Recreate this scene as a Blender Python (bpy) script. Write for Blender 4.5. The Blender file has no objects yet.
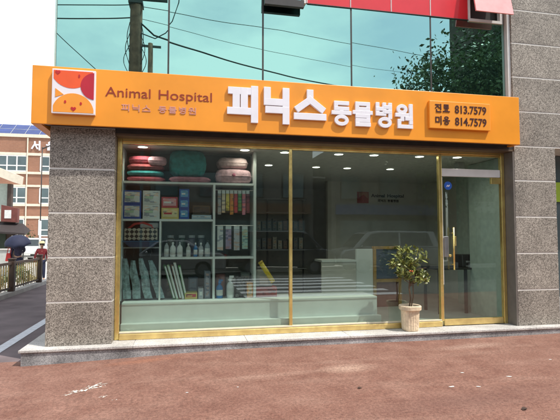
import bpy, bmesh, math, random
from mathutils import Vector, Matrix
R = math.radians
rnd = random.Random(7)
SC = bpy.context.scene
COL = SC.collection

# ------------------------------------------------------------------ camera
cd = bpy.data.cameras.new('camera'); cam = bpy.data.objects.new('camera', cd); COL.objects.link(cam)
cam.location = (0, -6.49, 1.52)
cam.rotation_euler = (R(90 + 3.05), 0, R(-11.6))
cd.sensor_fit = 'HORIZONTAL'; cd.sensor_width = 36; cd.lens = 470 / 560 * 36
cd.clip_start = 0.05; cd.clip_end = 3000
SC.camera = cam

# ------------------------------------------------------------------ sky, sun, exposure
SUN_AZ, SUN_EL = R(128), R(60)          # azimuth from +Y towards +X
w = bpy.data.worlds.new('World'); SC.world = w; w.use_nodes = True
nt = w.node_tree; nt.nodes.clear()
wo = nt.nodes.new('ShaderNodeOutputWorld'); bg = nt.nodes.new('ShaderNodeBackground')
sky = nt.nodes.new('ShaderNodeTexSky'); sky.sky_type = 'NISHITA'; sky.sun_disc = False
sky.sun_elevation = SUN_EL; sky.sun_rotation = SUN_AZ
sky.air_density = 1.0; sky.dust_density = 2.0; sky.ozone_density = 1.0
tc = nt.nodes.new('ShaderNodeTexCoord')
mp = nt.nodes.new('ShaderNodeMapping'); mp.inputs['Scale'].default_value = (1.0, 1.0, 2.6)
nz = nt.nodes.new('ShaderNodeTexNoise'); nz.inputs['Scale'].default_value = 1.7; nz.inputs['Detail'].default_value = 7; nz.inputs['Roughness'].default_value = 0.55
rp = nt.nodes.new('ShaderNodeValToRGB'); rp.color_ramp.elements[0].position = 0.40; rp.color_ramp.elements[1].position = 0.62
rp.color_ramp.elements[0].color = (0.30, 0.30, 0.30, 1); rp.color_ramp.elements[1].color = (0.95, 0.95, 0.95, 1)
mx = nt.nodes.new('ShaderNodeMixRGB'); mx.inputs['Color2'].default_value = (8.6, 9.0, 9.2, 1)
nt.links.new(tc.outputs['Generated'], mp.inputs['Vector']); nt.links.new(mp.outputs[0], nz.inputs['Vector'])
nt.links.new(nz.outputs['Fac'], rp.inputs['Fac']); nt.links.new(rp.outputs['Color'], mx.inputs['Fac'])
nt.links.new(sky.outputs['Color'], mx.inputs['Color1']); nt.links.new(mx.outputs['Color'], bg.inputs['Color'])
bg.inputs['Strength'].default_value = 0.11
nt.links.new(bg.outputs[0], wo.inputs['Surface'])

sl = bpy.data.lights.new('sun', 'SUN'); sl.energy = 3.0; sl.angle = R(0.8); sl.color = (1.0, 0.94, 0.86)
sun = bpy.data.objects.new('sun', sl); COL.objects.link(sun)
sd = Vector((math.sin(SUN_AZ) * math.cos(SUN_EL), math.cos(SUN_AZ) * math.cos(SUN_EL), math.sin(SUN_EL)))
sun.rotation_euler = sd.to_track_quat('Z', 'Y').to_euler(); sun.location = sd * 40
SC.view_settings.view_transform = 'Standard'; SC.view_settings.look = 'None'
SC.view_settings.exposure = 0.66; SC.view_settings.gamma = 1.0; SC.view_settings.use_curve_mapping = False
SC.render.engine = 'CYCLES'; SC.cycles.use_denoising = True
SC.cycles.max_bounces = 10; SC.cycles.transparent_max_bounces = 16; SC.cycles.caustics_reflective = False

# ------------------------------------------------------------------ materials
def _base(name):
    m = bpy.data.materials.new(name); m.use_nodes = True
    return m, m.node_tree, m.node_tree.nodes['Principled BSDF']

def mat(name, col, rough=0.6, metal=0.0, var=0.12, scale=6.0, bump=0.0, bscale=60.0, spec=0.5, emit=0.0, col2=None, coat=0.0, trans=0.0):
    m, t, p = _base(name)
    L = t.links
    c = t.nodes.new('ShaderNodeTexCoord')
    n = t.nodes.new('ShaderNodeTexNoise'); n.inputs['Scale'].default_value = scale; n.inputs['Detail'].default_value = 5
    L.new(c.outputs['Object'], n.inputs['Vector'])
    r = t.nodes.new('ShaderNodeValToRGB'); r.color_ramp.elements[0].position = 0.3; r.color_ramp.elements[1].position = 0.7
    a = [max(0, x * (1 - var)) for x in col]; b = [min(1, x * (1 + var)) for x in (col2 or col)]
    r.color_ramp.elements[0].color = (*a, 1); r.color_ramp.elements[1].color = (*b, 1)
    L.new(n.outputs['Fac'], r.inputs['Fac']); L.new(r.outputs['Color'], p.inputs['Base Color'])
    p.inputs['Roughness'].default_value = rough; p.inputs['Metallic'].default_value = metal
    p.inputs['Specular IOR Level'].default_value = spec; p.inputs['Coat Weight'].default_value = coat
    if emit:
        L.new(r.outputs['Color'], p.inputs['Emission Color']); p.inputs['Emission Strength'].default_value = emit
    if bump:
        n2 = t.nodes.new('ShaderNodeTexNoise'); n2.inputs['Scale'].default_value = bscale; n2.inputs['Detail'].default_value = 4
        L.new(c.outputs['Object'], n2.inputs['Vector'])
        bu = t.nodes.new('ShaderNodeBump'); bu.inputs['Strength'].default_value = bump; bu.inputs['Distance'].default_value = 0.02
        L.new(n2.outputs['Fac'], bu.inputs['Height']); L.new(bu.outputs[0], p.inputs['Normal'])
    return m

def granite(name, dark, mid, light, scale=95.0, rough=0.55, stain=0.25):
    m, t, p = _base(name); L = t.links
    c = t.nodes.new('ShaderNodeTexCoord')
    v = t.nodes.new('ShaderNodeTexVoronoi'); v.inputs['Scale'].default_value = scale
    n = t.nodes.new('ShaderNodeTexNoise'); n.inputs['Scale'].default_value = scale * 0.55; n.inputs['Detail'].default_value = 3; n.inputs['Roughness'].default_value = 0.7
    big = t.nodes.new('ShaderNodeTexNoise'); big.inputs['Scale'].default_value = 2.2; big.inputs['Detail'].default_value = 4
    for q in (v, n, big): L.new(c.outputs['Object'], q.inputs['Vector'])
    sep = t.nodes.new('ShaderNodeSeparateColor'); L.new(v.outputs['Color'], sep.inputs[0])
    mm = t.nodes.new('ShaderNodeMath'); mm.operation = 'MULTIPLY_ADD'; mm.inputs[1].default_value = 0.55
    L.new(sep.outputs[0], mm.inputs[0])
    m2 = t.nodes.new('ShaderNodeMath'); m2.operation = 'MULTIPLY'; m2.inputs[1].default_value = 0.5
    L.new(n.outputs['Fac'], m2.inputs[0]); L.new(m2.outputs[0], mm.inputs[2])
    r = t.nodes.new('ShaderNodeValToRGB'); cr = r.color_ramp
    cr.elements[0].position = 0.22; cr.elements[0].color = (*dark, 1)
    cr.elements[1].position = 0.78; cr.elements[1].color = (*light, 1)
    e = cr.elements.new(0.5); e.color = (*mid, 1)
    L.new(mm.outputs[0], r.inputs['Fac'])
    br = t.nodes.new('ShaderNodeMapRange'); br.inputs[1].default_value = 0.3; br.inputs[2].default_value = 0.7
    br.inputs[3].default_value = 1 - stain; br.inputs[4].default_value = 1 + stain * 0.4
    L.new(big.outputs['Fac'], br.inputs[0])
    mu = t.nodes.new('ShaderNodeMixRGB'); mu.blend_type = 'MULTIPLY'; mu.inputs['Fac'].default_value = 1
    L.new(r.outputs['Color'], mu.inputs['Color1']); L.new(br.outputs[0], mu.inputs['Color2'])
    ge = t.nodes.new('ShaderNodeNewGeometry'); isl = t.nodes.new('ShaderNodeMapRange'); isl.inputs[3].default_value = 0.86; isl.inputs[4].default_value = 1.12
    L.new(ge.outputs['Random Per Island'], isl.inputs[0])
    mi = t.nodes.new('ShaderNodeMixRGB'); mi.blend_type = 'MULTIPLY'; mi.inputs['Fac'].default_value = 1
    L.new(mu.outputs['Color'], mi.inputs['Color1']); L.new(isl.outputs[0], mi.inputs['Color2'])
    L.new(mi.outputs['Color'], p.inputs['Base Color'])
    p.inputs['Roughness'].default_value = rough; p.inputs['Specular IOR Level'].default_value = 0.35
    bu = t.nodes.new('ShaderNodeBump'); bu.inputs['Strength'].default_value = 0.12; bu.inputs['Distance'].default_value = 0.004
    L.new(n.outputs['Fac'], bu.inputs['Height']); L.new(bu.outputs[0], p.inputs['Normal'])
    return m

def glass(name, tint, refl=(0.95, 1, 0.98), k=1.0, base=0.045):
    m = bpy.data.materials.new(name); m.use_nodes = True; t = m.node_tree; L = t.links
    t.nodes.clear()
    o = t.nodes.new('ShaderNodeOutputMaterial'); mix = t.nodes.new('ShaderNodeMixShader')
    tr = t.nodes.new('ShaderNodeBsdfTransparent'); tr.inputs[0].default_value = (*tint, 1)
    gl = t.nodes.new('ShaderNodeBsdfGlossy'); gl.inputs['Roughness'].default_value = 0.0; gl.inputs[0].default_value = (*refl, 1)
    lw = t.nodes.new('ShaderNodeLayerWeight'); lw.inputs['Blend'].default_value = 0.5
    pw = t.nodes.new('ShaderNodeMath'); pw.operation = 'POWER'; pw.inputs[1].default_value = 5
    ma = t.nodes.new('ShaderNodeMath'); ma.operation = 'MULTIPLY_ADD'; ma.inputs[1].default_value = 0.9 * k; ma.inputs[2].default_value = base; ma.use_clamp = True
    L.new(lw.outputs['Facing'], pw.inputs[0]); L.new(pw.outputs[0], ma.inputs[0])
    c = t.nodes.new('ShaderNodeTexCoord'); n = t.nodes.new('ShaderNodeTexNoise'); n.inputs['Scale'].default_value = 0.7; n.inputs['Detail'].default_value = 1
    L.new(c.outputs['Object'], n.inputs['Vector'])
    bu = t.nodes.new('ShaderNodeBump'); bu.inputs['Strength'].default_value = 0.03; bu.inputs['Distance'].default_value = 0.05
    L.new(n.outputs['Fac'], bu.inputs['Height']); L.new(bu.outputs[0], gl.inputs['Normal'])
    L.new(ma.outputs[0], mix.inputs[0]); L.new(tr.outputs[0], mix.inputs[1]); L.new(gl.outputs[0], mix.inputs[2]); L.new(mix.outputs[0], o.inputs[0])
    return m

def coated_glass(name, tint, dark, fac=0.8):
    m = bpy.data.materials.new(name); m.use_nodes = True; t = m.node_tree; L = t.links
    t.nodes.clear()
    o = t.nodes.new('ShaderNodeOutputMaterial'); mix = t.nodes.new('ShaderNodeMixShader')
    df = t.nodes.new('ShaderNodeBsdfDiffuse'); df.inputs[0].default_value = (*dark, 1)
    gl = t.nodes.new('ShaderNodeBsdfGlossy'); gl.inputs['Roughness'].default_value = 0.0; gl.inputs[0].default_value = (*tint, 1)
    c = t.nodes.new('ShaderNodeTexCoord'); n = t.nodes.new('ShaderNodeTexNoise'); n.inputs['Scale'].default_value = 0.8; n.inputs['Detail'].default_value = 1
    L.new(c.outputs['Object'], n.inputs['Vector'])
    bu = t.nodes.new('ShaderNodeBump'); bu.inputs['Strength'].default_value = 0.04; bu.inputs['Distance'].default_value = 0.05
    L.new(n.outputs['Fac'], bu.inputs['Height']); L.new(bu.outputs[0], gl.inputs['Normal'])
    mix.inputs[0].default_value = fac
    L.new(df.outputs[0], mix.inputs[1]); L.new(gl.outputs[0], mix.inputs[2]); L.new(mix.outputs[0], o.inputs[0])
    return m

def brick(name, c1, c2, mortar, scale=1.0):
    m, t, p = _base(name); L = t.links
    c = t.nodes.new('ShaderNodeTexCoord'); mpn = t.nodes.new('ShaderNodeMapping'); mpn.inputs['Rotation'].default_value = (R(90), 0, 0)
    b = t.nodes.new('ShaderNodeTexBrick'); b.inputs['Scale'].default_value = 4.0 * scale
    b.inputs['Color1'].default_value = (*c1, 1); b.inputs['Color2'].default_value = (*c2, 1); b.inputs['Mortar'].default_value = (*mortar, 1)
    b.inputs['Mortar Size'].default_value = 0.015
    n = t.nodes.new('ShaderNodeTexNoise'); n.inputs['Scale'].default_value = 0.6; n.inputs['Detail'].default_value = 6
    mu = t.nodes.new('ShaderNodeMixRGB'); mu.blend_type = 'MULTIPLY'; mu.inputs['Fac'].default_value = 0.45
    L.new(c.outputs['Object'], mpn.inputs['Vector']); L.new(mpn.outputs[0], b.inputs['Vector']); L.new(c.outputs['Object'], n.inputs['Vector'])
    L.new(b.outputs['Color'], mu.inputs['Color1']); L.new(n.outputs['Fac'], mu.inputs['Color2']); L.new(mu.outputs[0], p.inputs['Base Color'])
    p.inputs['Roughness'].default_value = 0.85
    return m

def checker(name, a, b, scale):
    m, t, p = _base(name); L = t.links
    c = t.nodes.new('ShaderNodeTexCoord'); mpn = t.nodes.new('ShaderNodeMapping'); mpn.inputs['Rotation'].default_value = (0.02, R(45), 0.03)
    k = t.nodes.new('ShaderNodeTexChecker'); k.inputs['Scale'].default_value = scale
    k.inputs['Color1'].default_value = (*a, 1); k.inputs['Color2'].default_value = (*b, 1)
    L.new(c.outputs['Object'], mpn.inputs['Vector']); L.new(mpn.outputs[0], k.inputs['Vector']); L.new(k.outputs['Color'], p.inputs['Base Color'])
    p.inputs['Roughness'].default_value = 0.7
    return m

def pavement_mat(name):
    m, t, p = _base(name); L = t.links
    c = t.nodes.new('ShaderNodeTexCoord')
    def noise(s, d, rg=0.6, stretch=None):
        n = t.nodes.new('ShaderNodeTexNoise'); n.inputs['Scale'].default_value = s; n.inputs['Detail'].default_value = d; n.inputs['Roughness'].default_value = rg
        if stretch:
            q = t.nodes.new('ShaderNodeMapping'); q.inputs['Scale'].default_value = stretch; L.new(c.outputs['Object'], q.inputs['Vector']); L.new(q.outputs[0], n.inputs['Vector'])
        else: L.new(c.outputs['Object'], n.inputs['Vector'])
        return n
    def ramp(src, p0, c0, p1, c1):
        r = t.nodes.new('ShaderNodeValToRGB'); r.color_ramp.elements[0].position = p0; r.color_ramp.elements[0].color = (*c0, 1)
        r.color_ramp.elements[1].position = p1; r.color_ramp.elements[1].color = (*c1, 1); L.new(src, r.inputs['Fac']); return r
    grain = noise(130, 3, 0.75); mid = noise(3.0, 7, 0.65); streak = noise(1.1, 6, 0.6, (0.55, 2.4, 1)); fine = noise(34, 6, 0.8)
    base = ramp(mid.outputs['Fac'], 0.3, (0.198, 0.097, 0.073), 0.72, (0.298, 0.170, 0.132))
    pale = ramp(streak.outputs['Fac'], 0.52, (0, 0, 0), 0.72, (0.55, 0.55, 0.55))
    m1 = t.nodes.new('ShaderNodeMixRGB'); m1.inputs['Color2'].default_value = (0.34, 0.215, 0.17, 1)
    L.new(pale.outputs['Color'], m1.inputs['Fac']); L.new(base.outputs['Color'], m1.inputs['Color1'])
    prev = m1.outputs['Color']
    for cx, cy, rx, ry, amt, col in ((1.86,-1.27,.42,.20,.55,(.46,.32,.25)), (1.0,-1.36,.9,.09,.28,(.42,.28,.22)), (3.9,-.60,.7,.16,.4,(.44,.31,.25)), (-.45,-.36,.6,.13,.3,(.40,.17,.10)), (2.6,-2.5,1.6,.35,.35,(.16,.085,.07)), (-.2,-2.2,1.2,.25,.3,(.18,.09,.07))):
        q = t.nodes.new('ShaderNodeMapping'); q.vector_type = 'TEXTURE'; q.inputs['Location'].default_value = (cx, cy, 0); q.inputs['Scale'].default_value = (rx, ry, 5); q.inputs['Rotation'].default_value = (0, 0, .12)
        gr = t.nodes.new('ShaderNodeTexGradient'); gr.gradient_type = 'SPHERICAL'; L.new(c.outputs['Object'], q.inputs['Vector']); L.new(q.outputs[0], gr.inputs['Vector'])
        mm = t.nodes.new('ShaderNodeMath'); mm.operation = 'MULTIPLY'; L.new(gr.outputs['Fac'], mm.inputs[0]); L.new(fine.outputs['Fac'], mm.inputs[1])
        m4 = t.nodes.new('ShaderNodeMath'); m4.operation = 'MULTIPLY'; m4.use_clamp = True; m4.inputs[1].default_value = amt*3.2; L.new(mm.outputs[0], m4.inputs[0])
        mq = t.nodes.new('ShaderNodeMixRGB'); mq.inputs['Color2'].default_value = (*col, 1); L.new(m4.outputs[0], mq.inputs['Fac']); L.new(prev, mq.inputs['Color1']); prev = mq.outputs['Color']
    g = ramp(grain.outputs['Fac'], 0.33, (0.62, 0.62, 0.62), 0.66, (1.28, 1.26, 1.24))
    m2 = t.nodes.new('ShaderNodeMixRGB'); m2.blend_type = 'MULTIPLY'; m2.inputs['Fac'].default_value = 1
    L.new(prev, m2.inputs['Color1']); L.new(g.outputs['Color'], m2.inputs['Color2'])
    fr = ramp(fine.outputs['Fac'], 0.38, (0.62, 0.60, 0.60), 0.60, (1.16, 1.15, 1.14))
    m3 = t.nodes.new('ShaderNodeMixRGB'); m3.blend_type = 'MULTIPLY'; m3.inputs['Fac'].default_value = 1
    L.new(m2.outputs['Color'], m3.inputs['Color1']); L.new(fr.outputs['Color'], m3.inputs['Color2'])
    L.new(m3.outputs['Color'], p.inputs['Base Color']); p.inputs['Roughness'].default_value = 0.9; p.inputs['Specular IOR Level'].default_value = 0.25
    bu = t.nodes.new('ShaderNodeBump'); bu.inputs['Strength'].default_value = 0.5; bu.inputs['Distance'].default_value = 0.006
    L.new(grain.outputs['Fac'], bu.inputs['Height']); L.new(bu.outputs[0], p.inputs['Normal'])
    return m

def worn_paint(name, col, cover=0.45, scale=22.0, under=None):
    m = mat(name, col, 0.8, var=0.15, scale=9)
    t = m.node_tree; L = t.links; p = t.nodes['Principled BSDF']
    c = t.nodes.new('ShaderNodeTexCoord'); n = t.nodes.new('ShaderNodeTexNoise'); n.inputs['Scale'].default_value = scale; n.inputs['Detail'].default_value = 6; n.inputs['Roughness'].default_value = 0.7
    L.new(c.outputs['Object'], n.inputs['Vector'])
    r = t.nodes.new('ShaderNodeValToRGB'); r.color_ramp.elements[0].position = cover; r.color_ramp.elements[1].position = cover + 0.06
    L.new(n.outputs['Fac'], r.inputs['Fac']); L.new(r.outputs['Color'], p.inputs['Alpha'])
    return m

M = {}
M['granite'] = granite('speckled_granite', (0.080, 0.069, 0.058), (0.262, 0.235, 0.203), (0.51, 0.465, 0.405), 112)
M['granite_pale'] = granite('pale_granite', (0.34, 0.33, 0.31), (0.58, 0.56, 0.53), (0.75, 0.73, 0.70), 150, stain=0.3)
M['granite_riser'] = granite('grey_granite', (0.22, 0.225, 0.23), (0.36, 0.365, 0.37), (0.50, 0.50, 0.50), 110, stain=0.6)
M['caulk'] = mat('white_sealant', (0.66, 0.64, 0.60), 0.7, var=0.06)
M['dark_gap'] = mat('dark_recess', (0.03, 0.028, 0.026), 0.9)
M['orange'] = mat('orange_sheet', (0.88, 0.325, 0.025), 0.36, var=0.075, scale=2.2)
M['orange_plate'] = mat('orange_plate', (0.89, 0.33, 0.03), 0.4, var=0.03, scale=2)
M['cavity'] = mat('dark_brown_metal', (0.035, 0.028, 0.022), 0.7)
M['letter_white'] = mat('white_acrylic', (0.83, 0.81, 0.87), 0.35, var=0.03)
M['red_letter'] = mat('dark_red_letter', (0.30, 0.035, 0.012), 0.5, var=0.1)
M['lilac_letter'] = mat('lilac_outline', (0.62, 0.30, 0.25), 0.5, var=0.1)
M['brown_letter'] = mat('dark_brown_letter', (0.06, 0.010, 0.008), 0.5, var=0.1)
M['logo_white'] = mat('logo_white', (0.85, 0.80, 0.84), 0.4, var=0.03)
M['logo_red'] = mat('logo_orange_red', (0.86, 0.11, 0.025), 0.4, var=0.05)
M['logo_crimson'] = mat('logo_crimson', (0.50, 0.015, 0.035), 0.4, var=0.05)
M['logo_orange'] = mat('logo_orange', (0.90, 0.33, 0.035), 0.4, var=0.05)
M['logo_mark'] = mat('logo_mark', (0.52, 0.02, 0.02), 0.4, var=0.05)
M['brass'] = mat('polished_brass', (0.95, 0.68, 0.25), 0.24, 0.82, var=0.2, scale=5, bump=0.25, bscale=7)
M['brass_dull'] = mat('brushed_brass', (0.90, 0.66, 0.27), 0.36, 0.85, var=0.18, scale=7, bump=0.05, bscale=14)
M['steel'] = mat('brushed_steel', (0.68, 0.68, 0.70), 0.3, 1.0, var=0.1)
M['shop_glass'] = glass('clear_green_glass', (0.83, 0.90, 0.87), k=1.0, base=0.085)
M['facade_glass'] = coated_glass('mint_coated_glass', (0.335, 0.60, 0.54), (0.03, 0.07, 0.065), 0.90)
M['red_panel'] = mat('red_film', (0.70, 0.035, 0.045), 0.15, var=0.04, spec=0.6)
M['white_metal'] = mat('white_metal', (0.78, 0.78, 0.76), 0.45, var=0.05)
M['dark_metal'] = mat('dark_bronze_metal', (0.045, 0.043, 0.04), 0.4, var=0.2)
M['black'] = mat('black_void', (0.008, 0.008, 0.009), 0.8)
M['interior'] = mat('grey_interior_wall', (0.62, 0.59, 0.53), 0.8, var=0.06)
M['interior_floor'] = mat('pale_tile_floor', (0.50, 0.52, 0.50), 0.35, var=0.1, scale=3)
M['shelf_white'] = mat('white_laminate', (0.74, 0.77, 0.74), 0.5, var=0.04)
M['lamp'] = mat('lit_lamp', (1.0, 0.95, 0.86), 0.5, var=0.01, emit=6.0)
M['pavement'] = pavement_mat('red_brown_asphalt')
M['asphalt'] = mat('dark_asphalt', (0.145, 0.113, 0.118), 0.9, var=0.2, scale=1.5, bump=0.5, bscale=140, col2=(0.175, 0.138, 0.142))
M['asphalt_road'] = mat('road_asphalt', (0.07, 0.07, 0.072), 0.9, var=0.2, scale=1.2, bump=0.3, bscale=120)
M['line'] = mat('white_road_paint', (0.62, 0.64, 0.68), 0.7, var=0.15, scale=12)
M['ground'] = mat('bare_ground', (0.30, 0.27, 0.23), 0.95, var=0.2, scale=0.4)
M['flake'] = worn_paint('pale_flaking_paint', (0.74, 0.70, 0.62), 0.50, 20)
M['dust'] = worn_paint('pale_dust_patch', (0.44, 0.29, 0.22), 0.47, 16)
M['concrete'] = mat('pale_concrete', (0.52, 0.50, 0.47), 0.85, var=0.14, scale=3)
M['leaf'] = mat('green_leaf', (0.05, 0.09, 0.018), 0.38, var=0.5, scale=18, col2=(0.24, 0.26, 0.07))  # yellow-green end of the ramp paints sunlit highlights into the leaves
M['leaf_tree'] = mat('tree_leaf', (0.025, 0.045, 0.012), 0.55, var=0.4, scale=1.2, col2=(0.075, 0.11, 0.035))
M['leaf_dark'] = mat('dark_leaf', (0.02, 0.035, 0.012), 0.6, var=0.5, scale=1.5, col2=(0.05, 0.075, 0.025))
M['leaf_yellow'] = mat('yellow_green_leaf', (0.34, 0.29, 0.08), 0.6, var=0.4, scale=9, col2=(0.66, 0.58, 0.30))
M['leaf_mid'] = mat('mid_green_leaf', (0.07, 0.13, 0.05), 0.6, var=0.5, scale=8, col2=(0.20, 0.28, 0.13))
M['bark'] = mat('brown_bark', (0.13, 0.085, 0.05), 0.9, var=0.3, scale=30)
M['pot'] = mat('cream_plaster_pot', (0.74, 0.60, 0.42), 0.8, var=0.2, scale=14, bump=0.4, bscale=40)
M['soil'] = mat('potting_soil', (0.05, 0.035, 0.025), 0.95)
M['brick'] = brick('orange_brick', (0.44, 0.20, 0.115), (0.36, 0.155, 0.09), (0.42, 0.36, 0.3), 1.0)
M['brick_dark'] = brick('brown_brick', (0.10, 0.07, 0.05), (0.08, 0.055, 0.04), (0.10, 0.09, 0.08), 1.0)
M['cream'] = mat('cream_paint', (0.72, 0.66, 0.54), 0.8, var=0.08)
M['grey_render'] = mat('grey_render', (0.15, 0.145, 0.135), 0.85, var=0.2, scale=0.6)
M['window_dark'] = mat('dark_window_glass', (0.10, 0.14, 0.15), 0.08, var=0.3, scale=0.7)
M['solar'] = mat('blue_solar_cells', (0.025, 0.05, 0.20), 0.25, var=0.25, scale=1)
M['brown_paint'] = mat('dark_brown_paint', (0.062, 0.036, 0.026), 0.6, var=0.2)
M['red_brown'] = mat('red_brown_board', (0.16, 0.045, 0.035), 0.6, var=0.2)
M['lime'] = mat('lime_green_board', (0.42, 0.62, 0.05), 0.5, var=0.05)
M['wire'] = mat('black_cable', (0.012, 0.012, 0.014), 0.7)
M['pole_concrete'] = mat('weathered_pole_concrete', (0.17, 0.085, 0.055), 0.9, var=0.4, scale=5)
M['skin'] = mat('skin', (0.50, 0.30, 0.21), 0.6, var=0.06)
M['navy'] = mat('navy_fabric', (0.010, 0.014, 0.045), 0.75, var=0.2, scale=8)
M['plum'] = mat('plum_striped_fabric', (0.03, 0.027, 0.06), 0.85, var=0.35, scale=20)
M['red_fabric'] = mat('red_fabric', (0.52, 0.04, 0.035), 0.8, var=0.15)
M['crimson_fabric'] = mat('crimson_fabric', (0.17, 0.014, 0.02), 0.8, var=0.2)
M['hair'] = mat('black_hair', (0.02, 0.016, 0.014), 0.5)
M['cream_fabric'] = mat('cream_fabric', (0.60, 0.50, 0.30), 0.85)
M['car_white'] = mat('white_car_paint', (0.78, 0.79, 0.80), 0.22, var=0.02, coat=0.6)
M['car_dark'] = mat('dark_car_paint', (0.02, 0.022, 0.028), 0.22, var=0.05, coat=0.6)
M['car_silver'] = mat('silver_car_paint', (0.24, 0.25, 0.26), 0.25, metal=0.3, var=0.03, coat=0.5)
M['rubber'] = mat('tyre_rubber', (0.018, 0.018, 0.018), 0.85)
M['car_glass'] = mat('car_window_glass', (0.03, 0.04, 0.045), 0.05, var=0.2)
M['headlamp'] = mat('headlamp_lens', (0.65, 0.67, 0.70), 0.1)
M['tail'] = mat('red_tail_lens', (0.4, 0.02, 0.02), 0.2)
M['wood'] = mat('yellow_wood', (0.46, 0.27, 0.08), 0.5, var=0.2, scale=10)

def pm(name, col, rough=0.55, var=0.1, scale=10, **k):
    if name not in M: M[name] = mat(name, col, rough, var=var, scale=scale, **k)
    return M[name]

# ------------------------------------------------------------------ mesh helpers
ORIG = {}
class MB:
    def __init__(s): s.v = []; s.f = []
    def add(s, vs, fs):
        b = len(s.v); s.v += [tuple(p) for p in vs]; s.f += [tuple(b + i for i in f) for f in fs]; return s
    def box(s, x0, x1, y0, y1, z0, z1):
        return s.add([(x0,y0,z0),(x1,y0,z0),(x1,y1,z0),(x0,y1,z0),(x0,y0,z1),(x1,y0,z1),(x1,y1,z1),(x0,y1,z1)],
                     [(0,3,2,1),(4,5,6,7),(0,1,5,4),(1,2,6,5),(2,3,7,6),(3,0,4,7)])
    def hexa(s, bot, top):
        return s.add(list(bot) + list(top), [(0,3,2,1),(4,5,6,7),(0,1,5,4),(1,2,6,5),(2,3,7,6),(3,0,4,7)])
    def bar(s, p, q, a, b=None, up=(0,0,1)):
        p, q = Vector(p), Vector(q); d = (q - p).normalized(); u = Vector(up)
        if abs(d.dot(u)) > 0.98: u = Vector((0,1,0))
        x = d.cross(u).normalized(); y = x.cross(d); b = b or a
        c = [x*(a/2)*i + y*(b/2)*j for i, j in ((-1,-1),(1,-1),(1,1),(-1,1))]
        return s.hexa([p + k for k in c], [q + k for k in c])
    def tube(s, pts, r, n=8, cap=True):
        pts = [Vector(p) for p in pts]; rr = r if isinstance(r, (list, tuple)) else [r]*len(pts)
        rings = []; b0 = None
        for i, p in enumerate(pts):
            d = (pts[min(i+1, len(pts)-1)] - pts[max(i-1, 0)]).normalized()
            u = Vector((0,0,1)) if abs(d.z) < 0.95 else Vector((0,1,0))
            x = d.cross(u).normalized(); y = x.cross(d)
            rings.append([p + (x*math.cos(2*math.pi*k/n) + y*math.sin(2*math.pi*k/n))*rr[i] for k in range(n)])
        vs = [q for ring in rings for q in ring]; fs = []
        for i in range(len(pts)-1):
            for k in range(n): fs.append((i*n+k, i*n+(k+1)%n, (i+1)*n+(k+1)%n, (i+1)*n+k))
        if cap: fs += [tuple(range(n))[::-1], tuple((len(pts)-1)*n + k for k in range(n))]
        return s.add(vs, fs)
    def lathe(s, c, prof, n=20, sx=1, sy=1):
        vs = []; fs = []
        for r, z in prof:
            for k in range(n):
                a = 2*math.pi*k/n; vs.append((c[0] + r*sx*math.cos(a), c[1] + r*sy*math.sin(a), c[2] + z))
        for i in range(len(prof)-1):
            for k in range(n): fs.append((i*n+k, i*n+(k+1)%n, (i+1)*n+(k+1)%n, (i+1)*n+k))
        fs += [tuple(range(n))[::-1], tuple((len(prof)-1)*n + k for k in range(n))]
        return s.add(vs, fs)
    def prism_y(s, pts, y0, y1):        # pts (x,z), extruded along y
        n = len(pts)
        vs = [(x, y0, z) for x, z in pts] + [(x, y1, z) for x, z in pts]
        fs = [tuple(range(n)), tuple(range(n, 2*n))[::-1]] + [(i, (i+1)%n, n+(i+1)%n, n+i) for i in range(n)]
        return s.add(vs, fs)
    def ring_y(s, cx, cz, rx, rz, wd, y0, y1, n=28):
        vs = []; fs = []
        for k in range(n):
            a = 2*math.pi*k/n; co, si = math.cos(a), math.sin(a)
            for f, y in ((0.5, y0), (-0.5, y0), (-0.5, y1), (0.5, y1)):
                vs.append((cx + (rx + f*wd)*co, y, cz + (rz + f*wd)*si))
        for k in range(n):
            j = (k+1) % n
            for i in range(4): fs.append((4*k+i, 4*k+(i+1)%4, 4*j+(i+1)%4, 4*j+i))
        return s.add(vs, fs)
    def sphere(s, c, r, n=12, m=8, sc=(1,1,1)):
        prof = [(max(1e-3, math.sin(math.pi*i/m))*r, -math.cos(math.pi*i/m)*r*sc[2]) for i in range(m+1)]
        return s.lathe(c, prof, n, sc[0], sc[1])
    def build(s, name, m, parent=None, smooth=False, bevel=0.0):
        o0 = ORIG.get(parent.name, Vector()) if parent else Vector()
        me = bpy.data.meshes.new(name); me.from_pydata([Vector(p) - o0 for p in s.v], [], s.f)
        bm = bmesh.new(); bm.from_mesh(me); bmesh.ops.recalc_face_normals(bm, faces=bm.faces); bm.to_mesh(me); bm.free()
        if smooth:
            for p in me.polygons: p.use_smooth = True
        me.materials.append(m)
        o = bpy.data.objects.new(name, me); COL.objects.link(o)
        if parent: o.parent = parent; ORIG[o.name] = o0
        else: ORIG[o.name] = Vector()
        if bevel:
            b = o.modifiers.new('bevel', 'BEVEL'); b.width = bevel; b.segments = 2; b.limit_method = 'ANGLE'
        return o

def tag(o, label=None, cat=None, group=None, kind=None):
    if label: o['label'] = label
    if cat: o['category'] = cat
    if group: o['group'] = group
    if kind: o['kind'] = kind
    return o
def thing(name, label, cat, loc=(0,0,0), group=None):
    o = bpy.data.objects.new(name, None); COL.objects.link(o); o.location = loc; o.empty_display_size = 0.1
    ORIG[o.name] = Vector(loc); return tag(o, label, cat, group)
def box(name, m, parent, *b, bevel=0.0): return MB().box(*b).build(name, m, parent, bevel=bevel)

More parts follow.
